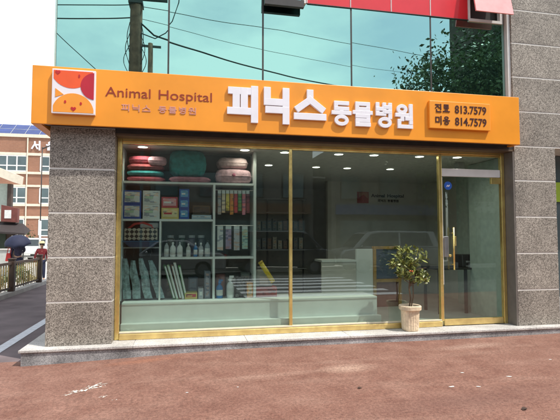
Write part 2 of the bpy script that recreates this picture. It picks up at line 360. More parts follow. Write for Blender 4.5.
def text_mesh(name, body, m, parent, x0, x1, z0, zcap, y, depth=0.006, bold=0.0):
    """latin text facing -Y; fitted to x0..x1 and cap height."""
    c = bpy.data.curves.new(name, 'FONT'); c.body = body; c.size = 1; c.extrude = 0.5; c.offset = bold
    t = bpy.data.objects.new(name, c); COL.objects.link(t)
    dg = bpy.context.evaluated_depsgraph_get(); dg.update()
    me = bpy.data.meshes.new_from_object(t.evaluated_get(dg)); COL.objects.unlink(t); bpy.data.objects.remove(t)
    xs = [v.co.x for v in me.vertices]; lo, hi = min(xs), max(xs)
    cap = 0.729 - 0.0
    o0 = ORIG[parent.name]
    for v in me.vertices:
        X, Z, D = v.co.x, v.co.y, v.co.z
        v.co = Vector((x0 + (X-lo)/(hi-lo)*(x1-x0), y - (D+0.5)*depth, z0 + Z/cap*(zcap-z0))) - o0
    me.materials.clear(); me.materials.append(m)
    o = bpy.data.objects.new(name, me); COL.objects.link(o); o.parent = parent; ORIG[o.name] = o0
    return o

# centre lines of the Korean syllables, unit square
def RING(cx, cz, rx, rz): return ('o', cx, cz, rx, rz)
G = {
 'pi': [[(.03,.93),(.70,.93)], [(.21,.93),(.21,.26)], [(.52,.93),(.52,.26)], [(0,.26),(.74,.26)], [(.92,1),(.92,0)]],
 'nik': [[(.08,1),(.08,.62),(.66,.62)], [(.90,1),(.90,.48)], [(.14,.36),(.90,.36),(.90,0)]],
 'seu': [[(.5,1),(.5,.74),(.06,.42)], [(.5,.74),(.94,.42)], [(0,.12),(1,.12)]],
 'dong': [[(.86,.95),(.16,.95),(.16,.70),(.86,.70)], [(.5,.70),(.5,.51)], [(0,.51),(1,.51)], RING(.5,.17,.33,.17)],
 'mul': [[(.16,.97),(.84,.97),(.84,.73),(.16,.73),(.16,.97)], [(0,.57),(1,.57)], [(.5,.57),(.5,.42)], [(.16,.41),(.84,.41),(.84,.21),(.16,.21),(.16,.02),(.87,.02)]],
 'byeong': [[(.08,1),(.08,.56),(.52,.56),(.52,1)], [(.08,.79),(.52,.79)], [(.90,1),(.90,.42)], [(.60,.88),(.90,.88)], [(.60,.67),(.90,.67)], RING(.55,.17,.33,.17)],
 'won': [RING(.33,.83,.25,.15), [(0,.56),(.68,.56)], [(.34,.56),(.34,.36)], [(.92,1),(.92,.22)], [(.64,.40),(.92,.40)], [(.14,.28),(.14,.02),(.92,.02)]],
 'jin': [[(.05,.95),(.65,.95)], [(.35,.95),(.35,.80),(.05,.52)], [(.35,.80),(.66,.52)], [(.90,1),(.90,.34)], [(.2,.28),(.2,.03),(.92,.03)]],
 'ryo': [[(.18,.97),(.82,.97),(.82,.78),(.18,.78),(.18,.58),(.85,.58)], [(.35,.42),(.35,.1)], [(.65,.42),(.65,.1)], [(0,.1),(1,.1)]],
 'mi': [[(.05,.88),(.60,.88),(.60,.28),(.05,.28),(.05,.88)], [(.92,1),(.92,0)]],
 'yong': [RING(.5,.85,.30,.14), [(.36,.68),(.36,.5)], [(.64,.68),(.64,.5)], [(0,.5),(1,.5)], RING(.5,.17,.31,.16)],
 'seo': [[(.35,.95),(.35,.7),(.02,.15)], [(.35,.7),(.66,.15)], [(.92,1),(.92,0)], [(.60,.6),(.92,.6)]],
 'ul': [RING(.5,.86,.28,.14), [(0,.62),(1,.62)], [(.5,.62),(.5,.44)], [(.16,.43),(.84,.43),(.84,.23),(.16,.23),(.16,.03),(.87,.03)]],
}
def glyph(b, key, x0, x1, z0, z1, wd, y, depth):
    """strokes of width wd fitted in the box; each stroke a hair deeper than the last so no faces coincide"""
    i = 0; ax0, ax1, az0, az1 = x0 + wd/2, x1 - wd/2, z0 + wd/2, z1 - wd/2
    fx = lambda u: ax0 + u*(ax1-ax0)
    fz = lambda v: az0 + v*(az1-az0)
    for st in G[key]:
        if st[0] == 'o':
            i += 1
            b.ring_y(fx(st[1]), fz(st[2]), st[3]*(ax1-ax0), st[4]*(az1-az0), wd*0.92, y - depth - i*0.0005, y - i*0.00007)
            continue
        P = [(fx(u), fz(v)) for u, v in st]
        for k in range(len(P)-1):
            (xa, za), (xb, zb) = P[k], P[k+1]
            l = math.hypot(xb-xa, zb-za); dx, dz = (xb-xa)/l, (zb-za)/l; h = wd/2; i += 1
            xa -= dx*h*0.98; za -= dz*h*0.98; xb += dx*h*0.98; zb += dz*h*0.98
            b.prism_y([(xa-dz*h, za+dx*h), (xb-dz*h, zb+dx*h), (xb+dz*h, zb-dx*h), (xa+dz*h, za-dx*h)], y - depth - i*0.0005, y - i*0.00007)
    return b

def leaves(b, c, rad, count, size, clumps=14, seed=1, sq=1.0, lo=0.35):
    r = random.Random(seed); cs = []
    for _ in range(clumps):
        while True:
            p = Vector((r.uniform(-1,1), r.uniform(-1,1), r.uniform(-1,1)))
            if lo < p.length < 1: break
        cs.append((Vector((p.x*rad[0], p.y*rad[1], p.z*rad[2])), r.uniform(0.22, 0.5)))
    for _ in range(count):
        q, k = r.choice(cs)
        g = Vector((r.gauss(0,.5)*rad[0]*k, r.gauss(0,.5)*rad[1]*k, r.gauss(0,.5)*rad[2]*k))
        p = Vector(c) + q + g
        d = Vector((r.uniform(-1,1), r.uniform(-1,1), r.uniform(-1,.5))).normalized()
        u = d.cross(Vector((r.uniform(-1,1), r.uniform(-1,1), r.uniform(-1,1)))).normalized()
        l = size*r.uniform(.6,1.35); wdt = l*0.42*sq
        b.add([p - d*l*0.5, p + u*wdt*0.5, p + d*l*0.5, p - u*wdt*0.5], [(0,1,2,3)])
    return b

# ------------------------------------------------------------------ the setting: ground, pavement, roads
def sheet(name, m, pts, z=None):
    b = MB(); vs = [(p[0], p[1], p[2] if len(p) > 2 else z) for p in pts]; b.add(vs, [tuple(range(len(vs)))])
    o = b.build(name, m); tag(o, kind='structure'); return o
sheet('ground', M['ground'], [(-900,-900),(900,-900),(900,900),(-900,900)], -0.30)
# red pavement: gently undulating, falling towards the side road
b = MB(); nx, ny = 70, 26; X0, X1, Y0, Y1 = -1.96, 16.0, -4.35, 0.0
def pave_z(x, y):
    z = -0.078*max(0.0, min(1.0, (0.6 - x)/2.5))**1.2
    return z + 0.006*math.sin(x*1.3 + y)*math.cos(y*1.7) - 0.004
for j in range(ny+1):
    for i in range(nx+1):
        x = X0 + (X1-X0)*i/nx; y = Y0 + (Y1-Y0)*j/ny; b.v.append((x, y, pave_z(x, y)))
for j in range(ny):
    for i in range(nx): k = j*(nx+1)+i; b.f.append((k, k+1, k+nx+2, k+nx+1))
tag(b.build('pavement', M['pavement'], smooth=True), kind='structure')
# the same red surface carries on across the mouth of the side road
b = MB(); nx = 20
for j in range(ny+1):
    for i in range(nx+1):
        x = -9.0 + (-1.96+9.0)*i/nx; y = Y0 + (0.12-Y0)*j/ny; b.v.append((x, y, pave_z(-1.96, y) + 0.0*(x)))
for j in range(ny):
    for i in range(nx): k = j*(nx+1)+i; b.f.append((k, k+1, k+nx+2, k+nx+1))
tag(b.build('pavement', M['pavement'], smooth=True), kind='structure')
sheet('side_road', M['asphalt'], [(-4.42,0.09),(-1.70,0.09),(-1.70,60),(-4.42,60)], -0.092)
sheet('road_marking', M['line'], [(-2.60,0.15),(-2.44,0.15),(-2.44,40),(-2.60,40)], -0.088)
sheet('main_road', M['asphalt_road'], [(-60,-14.2),(60,-14.2),(60,-4.35),(-60,-4.35)], -0.11)
for k in range(6):
    y0 = -5.2 - k*0.95
    sheet('crosswalk', M['line'], [(1.6,y0-0.45),(6.0,y0-0.45),(6.0,y0),(1.6,y0)], -0.106)
box('opposite_pavement', M['concrete'], None, -60, 60, -19, -14.2, -0.2, 0.04)['kind'] = 'structure'
sheet('yard', M['concrete'], [(-40,4.0),(-4.62,4.0),(-4.62,60),(-40,60)], -0.085)
b = MB(); b.box(-4.62, -4.40, 4.0, 14.5, -0.2, 0.02)
tag(b.build('kerb', M['concrete']), kind='structure')

# paint splashes and scraps on the pavement
def splat(name, m, cx, cy, rx, ry, rot, seed, dz=0.004, n=26, rag=0.45):
    r = random.Random(seed); vs = [(cx, cy, pave_z(cx, cy) + dz + 0.004)]
    for k in range(n):
        a = 2*math.pi*k/n; q = 1 - rag*r.random()
        x, y = rx*q*math.cos(a), ry*q*math.sin(a)
        X, Y = cx + x*math.cos(rot) - y*math.sin(rot), cy + x*math.sin(rot) + y*math.cos(rot)
        vs.append((X, Y, pave_z(X, Y) + dz))
    return MB().add(vs, [(0, 1+k, 1+(k+1)%n) for k in range(n)]).build(name, m)
tag(splat('paint_mark', M['flake'], -0.96, -1.33, 0.30, 0.10, 0.62, 3, n=44, rag=0.7), kind='structure')
tag(splat('paint_mark', M['flake'], -0.74, -1.62, 0.05, 0.035, 0.2, 4), kind='structure')
tag(splat('paint_mark', M['flake'], -0.62, -1.75, 0.03, 0.02, 0.2, 5), kind='structure')
for k, (x, y, s) in enumerate([(3.46,-1.93,.042),(2.93,-2.16,.03),(2.67,-2.11,.042),(3.05,-1.7,.03),(0.55,-1.72,.016),(0.05,-1.75,.02),(4.4,-1.45,.024)]):
    tag(splat('paint_mark', M['caulk'], x, y, s, s*0.45, rnd.uniform(-.4,.4), 20+k, n=11), kind='structure')
def fallen_leaf(label, x, y, rot, s):
    d = Vector((math.cos(rot), math.sin(rot), 0)); u = Vector((-d.y, d.x, 0)); c = Vector((x, y, pave_z(x,y)+0.006)); b = MB()
    pr = [(-.5,0),(-.3,.18),(0,.27),(.3,.15),(.5,0),(.3,-.15),(0,-.27),(-.3,-.18)]
    b.add([c + d*s*p + u*s*q + Vector((0,0,abs(q)*s*0.5)) for p, q in pr] , [tuple(range(8))])
    tag(b.build('fallen_leaf', pm('dry_leaf', (0.05,0.028,0.02), 0.8)), label, 'leaf', 'dry leaves on the pavement')
fallen_leaf('dark dry leaf lying on the red pavement at the lower right', 2.94, -2.81, 0.5, 0.085)
fallen_leaf('small dark leaf scrap on the red pavement before the middle window pane', 1.74, -1.98, 0.1, 0.06)

# ------------------------------------------------------------------ the clinic building
bld = thing('clinic_building', 'two storey corner building with speckled granite pillars, brass framed shopfront and mint coated upper glazing', 'building', (1.7, 0, 0.11))
ZJ = [0.112, 0.65, 1.222, 1.795, 2.37, 2.92, 3.48, 4.04, 4.59, 5.14, 5.70, 6.3]
def pillar(x0, x1, y0, y1, z1, z0=0.112):
    b = MB(); c = MB(); g = 0.024
    zs = [z for z in ZJ if z0 <= z < z1-0.02] + [z1]
    for i in range(len(zs)-1):
        b.box(x0, x1, y0, y1, zs[i] + (g if i else 0), zs[i+1])
    p = b.build('granite_pillar', M['granite'], bld, bevel=0.003)
    for z in zs[1:-1]: box('joint_sealant', M['caulk'], p, x0+0.0045, x1-0.0045, y0+0.0045, y1, z, z + g)
    return p
pillar(-1.70, -0.90, 0.0, 0.9, 2.95)
pillar(5.12, 5.87, 0.0, 0.9, 2.92)
# granite field over the right-hand pillar
b = MB(); c = MB(); zs = ZJ[5:]
for i in range(len(zs)-1):
    b.box(5.123, 9.5, 0.0, 0.9, zs[i] + 0.022, zs[i+1])
p = b.build('granite_wall', M['granite'], bld, bevel=0.003)
for z in zs[:-1]: box('joint_sealant', M['caulk'], p, 5.1275, 9.5, 0.0045, 0.9, z, z + 0.022)
# lintel and reveals
box('lintel', M['dark_metal'], bld, -0.897, 5.117, 0.012, 0.30, 2.876, 3.70)
box('soffit_board', pm('brown_soffit', (0.12,0.085,0.055), 0.5), bld, -0.897, 5.117, 0.012, 0.235, 2.845, 2.874)
# rear volume
b = MB(); b.box(-1.70, 9.5, 0.92, 0.95, 2.95, 6.4); b.box(-1.70, -1.5, 0.903, 10, 0.11, 6.4); b.box(9.3, 9.5, 0.903, 10, 0.11, 6.4); b.box(-1.7, 9.5, 10.0, 10.2, 0.11, 6.4)
b.build('rear_wall', M['grey_render'], bld)
box('roof', M['concrete'], bld, -1.7, 9.5, 0.0, 10.2, 6.42, 6.7)
# interior room
b = MB(); b.box(-1.45, -0.905, 0.95, 6.2, 0.112, 2.9); b.box(3.35, 5.9, 4.2, 4.35, 0.112, 2.9); b.box(-0.9, 5.9, 6.2, 6.35, 0.112, 2.9); b.box(5.9, 6.0, 0.95, 6.2, 0.112, 2.9)
b.build('interior_wall', M['interior'], bld)
box('interior_wall', pm('mint_interior_wall', (0.42,0.50,0.45), 0.7), bld, 5.60, 5.80, 0.96, 2.4, 0.112, 2.79)
box('ceiling', pm('ceiling_board', (0.55,0.53,0.49), 0.8), bld, -0.9, 5.9, 0.31, 6.2, 2.80, 2.84)
box('interior_floor', M['interior_floor'], bld, -1.4, 5.9, 0.27, 6.2, 0.08, 0.115)
box('jamb_lining', pm('mint_interior_wall', (0.42,0.50,0.45)), bld, 5.095, 5.1185, .302, 1.2, .116, 2.79)
# brass frame of the shopfront
for x0, x1 in ((-0.897, -0.835), (5.03, 5.09)): box('brass_frame', M['brass'], bld, x0, x1, 0.205, 0.275, 0.112, 2.87, bevel=0.006)
box('brass_header', M['brass'], bld, -0.834, 5.029, 0.205, 0.285, 2.80, 2.868, bevel=0.005)
box('header_bead', M['brass'], bld, -0.834, 5.029, 0.217, 0.27, 2.775, 2.799, bevel=0.004)
b = MB(); b.box(-0.834, 3.93, 0.175, 0.285, 0.112, 0.192); b.build('brass_sill', M['brass_dull'], bld, bevel=0.010)
b = MB(); b.box(-0.834, 3.93, 0.200, 0.275, 0.193, 0.216); b.build('brass_sill', pm('sill_highlight_bead', (0.78,0.70,0.52), 0.3), bld, bevel=0.004)  # pale bead colour stands in for the highlight along the sill's top
for x0, x1 in ((1.514, 1.560), (3.925, 3.976)):
    box('brass_mullion', M['brass'], bld, x0, x1, 0.207, 0.277, 0.19, 2.798, bevel=0.006)
box('jamb_lining', pm('jamb_shade_sheet', (0.16,0.145,0.13), 0.45), bld, 5.092, 5.1185, 0.004, 0.30, 0.112, 2.84)  # sheet added over the pillar side, its dark colour painting the unlit reveal
# two shop window panes
for x0, x1 in ((-0.833, 1.512), (1.562, 3.923)):
    box('shop_window', M['shop_glass'], bld, x0, x1, 0.236, 0.246, 0.217, 2.774)
# glass door
door = MB().box(3.985, 5.02, 0.238, 0.248, 0.215, 2.44).build('glass_door', M['shop_glass'], bld)
box('transom_pane', M['shop_glass'], bld, 3.977, 5.028, 0.236, 0.246, 2.575, 2.774)
box('transom_strip', M['white_metal'], bld, 3.98, 5.025, 0.222, 0.262, 2.45, 2.572, bevel=0.004)
box('bottom_rail', M['brass_dull'], door, 3.985, 5.02, 0.214, 0.272, 0.118, 0.214, bevel=0.004)
box('patch_fitting', M['brass'], door, 4.86, 5.022, 0.218, 0.268, 2.345, 2.445, bevel=0.004)
b = MB(); b.tube([(4.135,0.165,0.98),(4.135,0.165,1.64)], 0.014, 10)
for z in (1.06, 1.55): b.tube([(4.135,0.165,z),(4.135,0.237,z)], 0.009, 8)
b.tube([(4.10,0.20,1.20),(4.10,0.237,1.20)], 0.022, 10)
b.build('door_handle', M['brass'], door, smooth=True)
box('lock_plate', M['steel'], door, 4.0, 4.075, 0.212, 0.272, 1.18, 1.50, bevel=0.004)
box('edge_strip', M['white_metal'], door, 3.978, 3.992, 0.225, 0.262, 0.75, 2.43)
box('door_stop', M['brass'], door, 4.16, 4.20, 0.20, 0.237, 1.35, 1.50, bevel=0.004)
# round blue sticker on the door
b = MB(); n = 28
b.prism_y([(4.095 + 0.066*math.cos(2*math.pi*k/n), 2.30 + 0.066*math.sin(2*math.pi*k/n)) for k in range(n)], 0.232, 0.2375)
stk = b.build('door_sticker', pm('blue_sticker', (0.03,0.12,0.50), 0.35), door)
b = MB(); b.prism_y([(4.065,2.29),(4.085,2.315),(4.10,2.30),(4.12,2.32),(4.125,2.30),(4.10,2.28),(4.085,2.295),(4.07,2.275)], 0.2295, 0.2318)
b.build('sticker_mark', M['letter_white'], stk)

# step
st = thing('granite_step', 'low pale granite step with stained grey riser running along the shopfront', 'step', (1.7, -0.1, 0))
b = MB(); b.box(-1.93, 9.5, -0.142, 0.30, -0.25, 0.076); b.box(-1.93, -1.703, 0.302, 9.0, -0.25, 0.076); b.build('riser', M['granite_riser'], st)
b = MB(); xs = [-1.96, -0.62, 0.85, 2.3, 3.8, 5.3, 6.9, 9.5]
for i in range(len(xs)-1): b.box(xs[i] + (0.003 if i else 0), xs[i+1], -0.16, 0.21, 0.0765, 0.1105)
for k in range(6): b.box(-1.96, -1.702, 0.213 + k*1.5, 0.21 + (k+1)*1.5, 0.0765, 0.1105)
b.build('tread', M['granite_pale'], st, bevel=0.006)

# ------------------------------------------------------------------ upper glazing
MX = [-1.69, -0.23, 1.10, 2.45, 3.76, 5.07]
for i in range(5):
    x0, x1 = MX[i] + 0.012, MX[i+1] - 0.012
    top = 4.945
    if i == 0: top = 6.38
    if i == 1: top = 6.38
    ta, tb = ((.002,-.001),(-.0025,.0015),(.001,.0025),(-.0015,-.002),(.0025,.001))[i]
    g = MB().hexa([(x0,.10+ta,3.6),(x1,.10-ta,3.6),(x1,.112-ta,3.6),(x0,.112+ta,3.6)], [(x0,.10+ta+tb,top),(x1,.10-ta+tb,top),(x1,.112-ta+tb,top),(x0,.112+ta+tb,top)]).build('glazing_panel', M['facade_glass'], bld)
for x in MX[1:5]: box('facade_mullion', M['dark_metal'], bld, x-0.012, x+0.012, 0.096, 0.16, 3.6, 4.94 if x > 1.0 else 6.38)
box('facade_backing', M['dark_metal'], bld, -1.68, 5.05, 0.165, 0.30, 3.71, 6.38)
box('end_trim', M['white_metal'], bld, 5.072, 5.118, 0.03, 0.16, 3.60, 6.38)
box('end_trim', pm('pale_green_trim', (0.45,0.62,0.58), 0.3), bld, -1.70, -1.682, 0.085, 0.9, 3.60, 6.38)
# red film band
RX = [1.76, 2.44, 3.10, 3.76, 4.42]
for i in range(4): box('red_panel', M['red_panel'], bld, RX[i] + 0.008, RX[i+1] - 0.008, 0.09, 0.108, 4.955, 6.38)
b = MB()
for x in RX: b.box(x-0.0075, x+0.0075, 0.085, 0.112, 4.955, 6.38)
b.build('panel_joint', pm('pale_joint', (0.6,0.5,0.5), 0.5), bld)
box('transom_bar', M['dark_metal'], bld, 1.768, 4.412, 0.083, 0.112, 4.945, 4.9545)
# vent window standing open above the middle of the sign
vw = MB().box(1.125, 1.70, 0.113, 0.16, 4.95, 6.0).build('vent_window', M['black'], bld)
b = MB(); b.box(1.70, 1.735, 0.05, 0.12, 4.93, 6.0); b.build('frame', M['white_metal'], vw)
b = MB(); b.bar((1.10,-0.02,4.865),(1.68,-0.02,4.865), 0.06, 0.10); b.bar((1.115,-0.02,4.90),(1.115,0.09,6.0), 0.03, 0.04); b.bar((1.665,-0.02,4.90),(1.665,0.09,6.0), 0.03, 0.04)
b.build('sash', M['dark_metal'], vw)
MB().hexa([(1.132,-0.012,4.92),(1.648,-0.012,4.92),(1.648,-0.004,4.92),(1.132,-0.004,4.92)], [(1.132,0.084,5.98),(1.648,0.084,5.98),(1.648,0.092,5.98),(1.132,0.092,5.98)]).build('pane', M['facade_glass'], vw)
# vent window with a red sash at the right end
vw = MB().box(4.44, 5.02, 0.30, 0.34, 4.95, 6.0).build('vent_window', M['black'], bld)
b = MB(); b.box(4.43, 5.03, 0.075, 0.15, 4.93, 4.975); b.box(4.985, 5.03, 0.075, 0.15, 4.976, 6.2); b.box(4.428, 4.45, 0.075, 0.15, 4.976, 6.2)
b.build('frame', M['white_metal'], vw)
MB().hexa([(4.375,-0.19,4.97),(5.03,-0.19,4.97),(5.03,-0.165,4.97),(4.375,-0.165,4.97)], [(4.40,0.06,6.1),(5.03,0.06,6.1),(5.03,0.085,6.1),(4.40,0.085,6.1)]).build('sash', pm('sky_sheen_sash_film', (0.86,0.34,0.34), 0.3), vw)  # red film; the sky's reflection is put into the pink base colour
b = MB(); b.box(4.47, 4.66, 0.22, 0.25, 5.06, 5.10); b.box(4.47, 4.66, 0.22, 0.25, 5.13, 5.165)
b.build('striped_sign', pm('white_blue_bar', (0.55,0.62,0.85), 0.4), vw)  # white and blue bars of a small striped sign inside the opening

# ------------------------------------------------------------------ fascia sign
sg = thing('shop_sign', 'long orange fascia sign with raised white Korean lettering, square animal logo and phone plate', 'sign', (1.6, -0.1, 2.9))
b = MB(); b.box(-1.87, 5.055, -0.22, -0.185, 2.905, 3.645); b.build('front_panel', M['orange'], sg, bevel=0.006)
b = MB(); b.box(-1.869, -1.76, -0.1845, 1.9, 2.906, 3.643); b.box(-1.759, 5.054, -0.1845, 0.098, 3.60, 3.642); b.box(4.99, 5.054, -0.1845, -0.003, 2.907, 3.599)
b.build('return_panel', M['orange'], sg)
b = MB(); b.box(-1.758, 4.988, -0.184, -0.004, 2.93, 3.59); b.build('cavity_back', M['cavity'], sg)
YS = -0.22
# main lettering
main = [('pi', 0.555, 1.005, 3.035, 3.545, 0.098), ('nik', 1.03, 1.445, 3.035, 3.545, 0.096), ('seu', 1.475, 1.945, 3.07, 3.545, 0.094)]
small = [('dong', 2.02, 2.315), ('mul', 2.335, 2.635), ('byeong', 2.665, 2.955), ('won', 2.985, 3.275)]
for k, x0, x1, z0, z1, wd in main:
    glyph(MB(), k, x0, x1, z0, z1, wd, YS, 0.036).build('letter', M['letter_white'], sg, bevel=0.004)
for k, x0, x1 in small:
    glyph(MB(), k, x0, x1, 3.055, 3.425, 0.056, YS, 0.034).build('letter', M['letter_white'], sg, bevel=0.003)
text_mesh('lettering', 'Animal', M['red_letter'], sg, -1.0, -0.44, 3.30, 3.43, YS, 0.005, 0.0)
text_mesh('lettering', 'Hospital', M['red_letter'], sg, -0.335, 0.355, 3.30, 3.43, YS, 0.005, 0.0)
xs = -0.80
for k in ('pi', 'nik', 'seu', None, 'dong', 'mul', 'byeong', 'won'):
    if k is None: xs += 0.075; continue
    glyph(MB(), k, xs, xs+0.105, 3.115, 3.21, 0.0115, YS, 0.004).build('small_letter', M['lilac_letter'], sg); xs += 0.129
# phone plate
pl = MB().box(3.515, 4.515, -0.268, -0.2205, 3.085, 3.495).build('phone_plate', M['orange_plate'], sg, bevel=0.006)
for ks, z in ((('jin','ryo'), 3.325), (('mi','yong'), 3.145)):
    for i, k in enumerate(ks): glyph(MB(), k, 3.60 + i*0.128, 3.712 + i*0.128, z-0.004, z+0.126, 0.0165, -0.2685, 0.004).build('letter', M['brown_letter'], pl)
text_mesh('lettering', '813.7579', M['brown_letter'], pl, 3.925, 4.445, 3.327, 3.445, -0.2685, 0.005, 0.02)
text_mesh('lettering', '814.7579', M['brown_letter'], pl, 3.925, 4.445, 3.147, 3.265, -0.2685, 0.005, 0.02)
# logo panel
LX0, LX1, LZ0, LZ1 = -1.625, -1.112, 3.035, 3.60
lp = MB().box(LX0, LX1, -0.27, -0.2205, LZ0, LZ1).build('logo_panel', M['logo_white'], sg, bevel=0.004)
def clip(poly, x0, x1, z0, z1):
    for ax, lim, sgn in ((0,x0,1),(0,x1,-1),(1,z0,1),(1,z1,-1)):
        out = []
        for i in range(len(poly)):
            a, c = poly[i-1], poly[i]; da, dc = (a[ax]-lim)*sgn, (c[ax]-lim)*sgn
            if da >= 0: out.append(a) if not out or out[-1] != a else None
            if da*dc < 0:
                t = da/(da-dc); out.append((a[0]+(c[0]-a[0])*t, a[1]+(c[1]-a[1])*t))
        poly = out
    return poly
LW, LH = LX1-LX0, LZ1-LZ0
def logo_shape(name, m, pts, layer):
    q = clip(pts, LX0+0.018, LX1-0.018, LZ0+0.018, LZ1-0.018)
    MB().prism_y(q, -0.2705-0.002*layer, -0.2702).build(name, m, lp)
def ell(u, v, rx, rz, n=48): return [(LX0+u*LW + rx*math.cos(2*math.pi*k/n), LZ0+v*LH + rz*math.sin(2*math.pi*k/n)) for k in range(n)]
def heart(u, v, s):
    P = []
    for k in range(24):
        t = 2*math.pi*k/24; P.append((LX0+u*LW + s*16*math.sin(t)**3/17, LZ0+v*LH + s*(13*math.cos(t)-5*math.cos(2*t)-2*math.cos(3*t)-math.cos(4*t))/17))
    return P
logo_shape('emblem_disc', M['logo_red'], ell(.45, 1.02, .252, .252), 1)
logo_shape('emblem_disc', M['logo_crimson'], ell(.99, .645, .172, .172), 2)
logo_shape('emblem_face', M['logo_orange'], ell(.49, .03, .247, .245), 1)
logo_shape('emblem_ear', M['logo_orange'], [(LX0+.08*LW, LZ0+.36*LH), (LX0+.27*LW, LZ0+.43*LH), (LX0+.08*LW, LZ0+.56*LH)], 2)
logo_shape('emblem_mark', M['logo_mark'], heart(.13, .92, .032), 3)
for u, v, rx, rz in ((.62,.86,.011,.022),(.31,.265,.013,.02),(.67,.24,.013,.02)): logo_shape('emblem_mark', M['logo_mark'], ell(u, v, rx, rz, 14), 3)
logo_shape('emblem_mark', M['logo_mark'], heart(.50, .115, .034), 3)

# ------------------------------------------------------------------ ceiling downlights
def downlight(x, y, label):
    t = thing('ceiling_light', label, 'ceiling light', (x, y, 2.80), 'recessed ceiling lights in the clinic')
    b = MB(); n = 20
    for k in range(n):
        a, c = 2*math.pi*k/n, 2*math.pi*(k+1)/n
        b.add([(x+r*math.cos(q), y+r*math.sin(q), z) for r, z, q in ((.07,2.797,a),(.095,2.796,a),(.095,2.796,c),(.07,2.797,c))], [(0,1,2,3)])
        b.add([(x+r*math.cos(q), y+r*math.sin(q), z) for r, z, q in ((.07,2.797,a),(.07,2.789,a),(.07,2.789,c),(.07,2.797,c))], [(0,1,2,3)])
    b.build('trim', M['white_metal'], t)
    MB().lathe((x,y,0), [(.066,2.792),(.066,2.796)], 20).build('diffuser', M['lamp'], t)
    ld = bpy.data.lights.new('lamp_light', 'SPOT'); ld.energy = 6.5; ld.spot_size = R(150); ld.spot_blend = 0.6; ld.shadow_soft_size = 0.06; ld.color = (1.0, 0.90, 0.76)
    lo = bpy.data.objects.new('lamp_light', ld); COL.objects.link(lo); lo.parent = t; lo.location = (0, 0, -0.03)
for x, y, l in ((-0.59,.52,'small lit downlight over the pile of red cushions'), (0.89,.47,'small lit downlight over the pink striped cushions'),
                (1.52,.55,'lit front row downlight just left of the brass mullion'), (2.39,.54,'lit front row downlight just right of the brass mullion'),
                (2.97,.51,'brightest lit downlight, front row near the middle of the right pane'), (3.75,.49,'lit front row downlight beside the door post'), (4.39,.43,'lit downlight directly above the white strip over the door'),
                (1.51,1.9,'lit rear row downlight left of the brass mullion'), (2.43,1.97,'lit rear row downlight right of the brass mullion'), (3.05,1.99,'lit rear row downlight in front of the wall logo'),
                (3.91,1.95,'dim rear row downlight furthest right above the wall lettering')):
    downlight(x, y, l)

# ------------------------------------------------------------------ display base, shelving and the goods
ds = thing('display_plinth', 'long white plinth inside the window carrying the shelves', 'plinth', (1.0, .6, .115))
box('top', M['shelf_white'], ds, -0.83, 2.95, 0.40, 1.02, 0.545, 0.575, bevel=0.004)
box('front_panel', M['shelf_white'], ds, -0.83, 2.95, 0.41, 0.43, 0.117, 0.544)
box('end_panel', M['shelf_white'], ds, 2.92, 2.95, 0.431, 1.0, 0.117, 0.544)
box('ledge', M['shelf_white'], ds, -0.83, 2.97, 0.295, 0.409, 0.117, 0.30, bevel=0.004)
sh = thing('shelving_unit', 'white shelving unit with open compartments full of pet goods behind the left window pane', 'shelves', (0.1, .8, .576))
def sb(*a): box('shelf_board', M['shelf_white'], sh, *a)
sb(-0.86, 1.045, .60, 1.0, 2.275, 2.305); sb(-0.86, 0.43, .60, 1.0, 1.725, 1.755); sb(-0.318, 0.4315, .60, 1.0, 1.165, 1.195); sb(0.4655, 1.045, .60, 1.0, 1.165, 1.195)
sb(-0.345, -0.32, .60, 1.0, .577, 1.724); sb(0.432, 0.465, .60, 1.0, .577, 2.274); sb(1.047, 1.085, .60, 1.0, .577, 2.79); sb(-0.89, -0.862, .60, 1.0, .577, 2.79)
box('back_panel', pm('grey_back_panel', (0.11,0.11,0.10), 0.7), sh, -0.86, 1.045, 1.0, 1.02, .577, 2.79)

def cushion(name, label, x0, x1, y0, y1, z0, z1, m, group=None, puff=1.0):
    b = MB(); nu, nv = 26, 10; cx, cy, cz = (x0+x1)/2, (y0+y1)/2, (z0+z1)/2
    r = random.Random(int(x0*997+z0*131)); ph = r.uniform(0,6)
    for j in range(nv+1):
        v = -math.pi/2 + math.pi*j/nv
        for i in range(nu):
            u = 2*math.pi*i/nu; e = 0.42
            f = lambda q: math.copysign(abs(q)**e, q)
            wv = 1 + 0.03*math.sin(5*u+ph) + 0.03*math.sin(9*u+3*v)
            b.v.append((cx + (x1-x0)/2*f(math.cos(u))*abs(math.cos(v))**e*wv, cy + (y1-y0)/2*f(math.sin(u))*abs(math.cos(v))**e, cz + (z1-z0)/2*math.copysign(abs(math.sin(v))**0.75, math.sin(v))*wv))
    for j in range(nv):
        for i in range(nu): b.f.append((j*nu+i, j*nu+(i+1)%nu, (j+1)*nu+(i+1)%nu, (j+1)*nu+i))
    t = thing(name, label, 'pet bed' if 'bed' in name else 'cushion', (cx, cy, z0), group)
    b.build('cover', m, t, smooth=True)
    pip = [(cx + (x1-x0)/2*math.copysign(abs(math.cos(2*math.pi*k/28))**.42, math.cos(2*math.pi*k/28))*1.0, cy + (y1-y0)/2*math.copysign(abs(math.sin(2*math.pi*k/28))**.42, math.sin(2*math.pi*k/28)), cz) for k in range(29)]
    MB().tube(pip, 0.008, 5, cap=False).build('piping', m, t)
    return t
fab = lambda n, c, **k: pm(n, c, 0.9, var=0.3, scale=14, bump=0.9, bscale=13, **k)
GC = 'folded pet cushions on the top shelf'
cushion('cushion', 'crimson cushion topmost in the left pile on the top shelf', -0.80, -0.36, .62, .97, 2.56, 2.69, fab('crimson_plush', (.38,.06,.09)), GC)
cushion('cushion', 'small pale pink cushion leaning on the crimson pile', -0.52, -0.26, .58, .80, 2.55, 2.68, fab('pale_pink_plush', (.62,.36,.42)), GC)
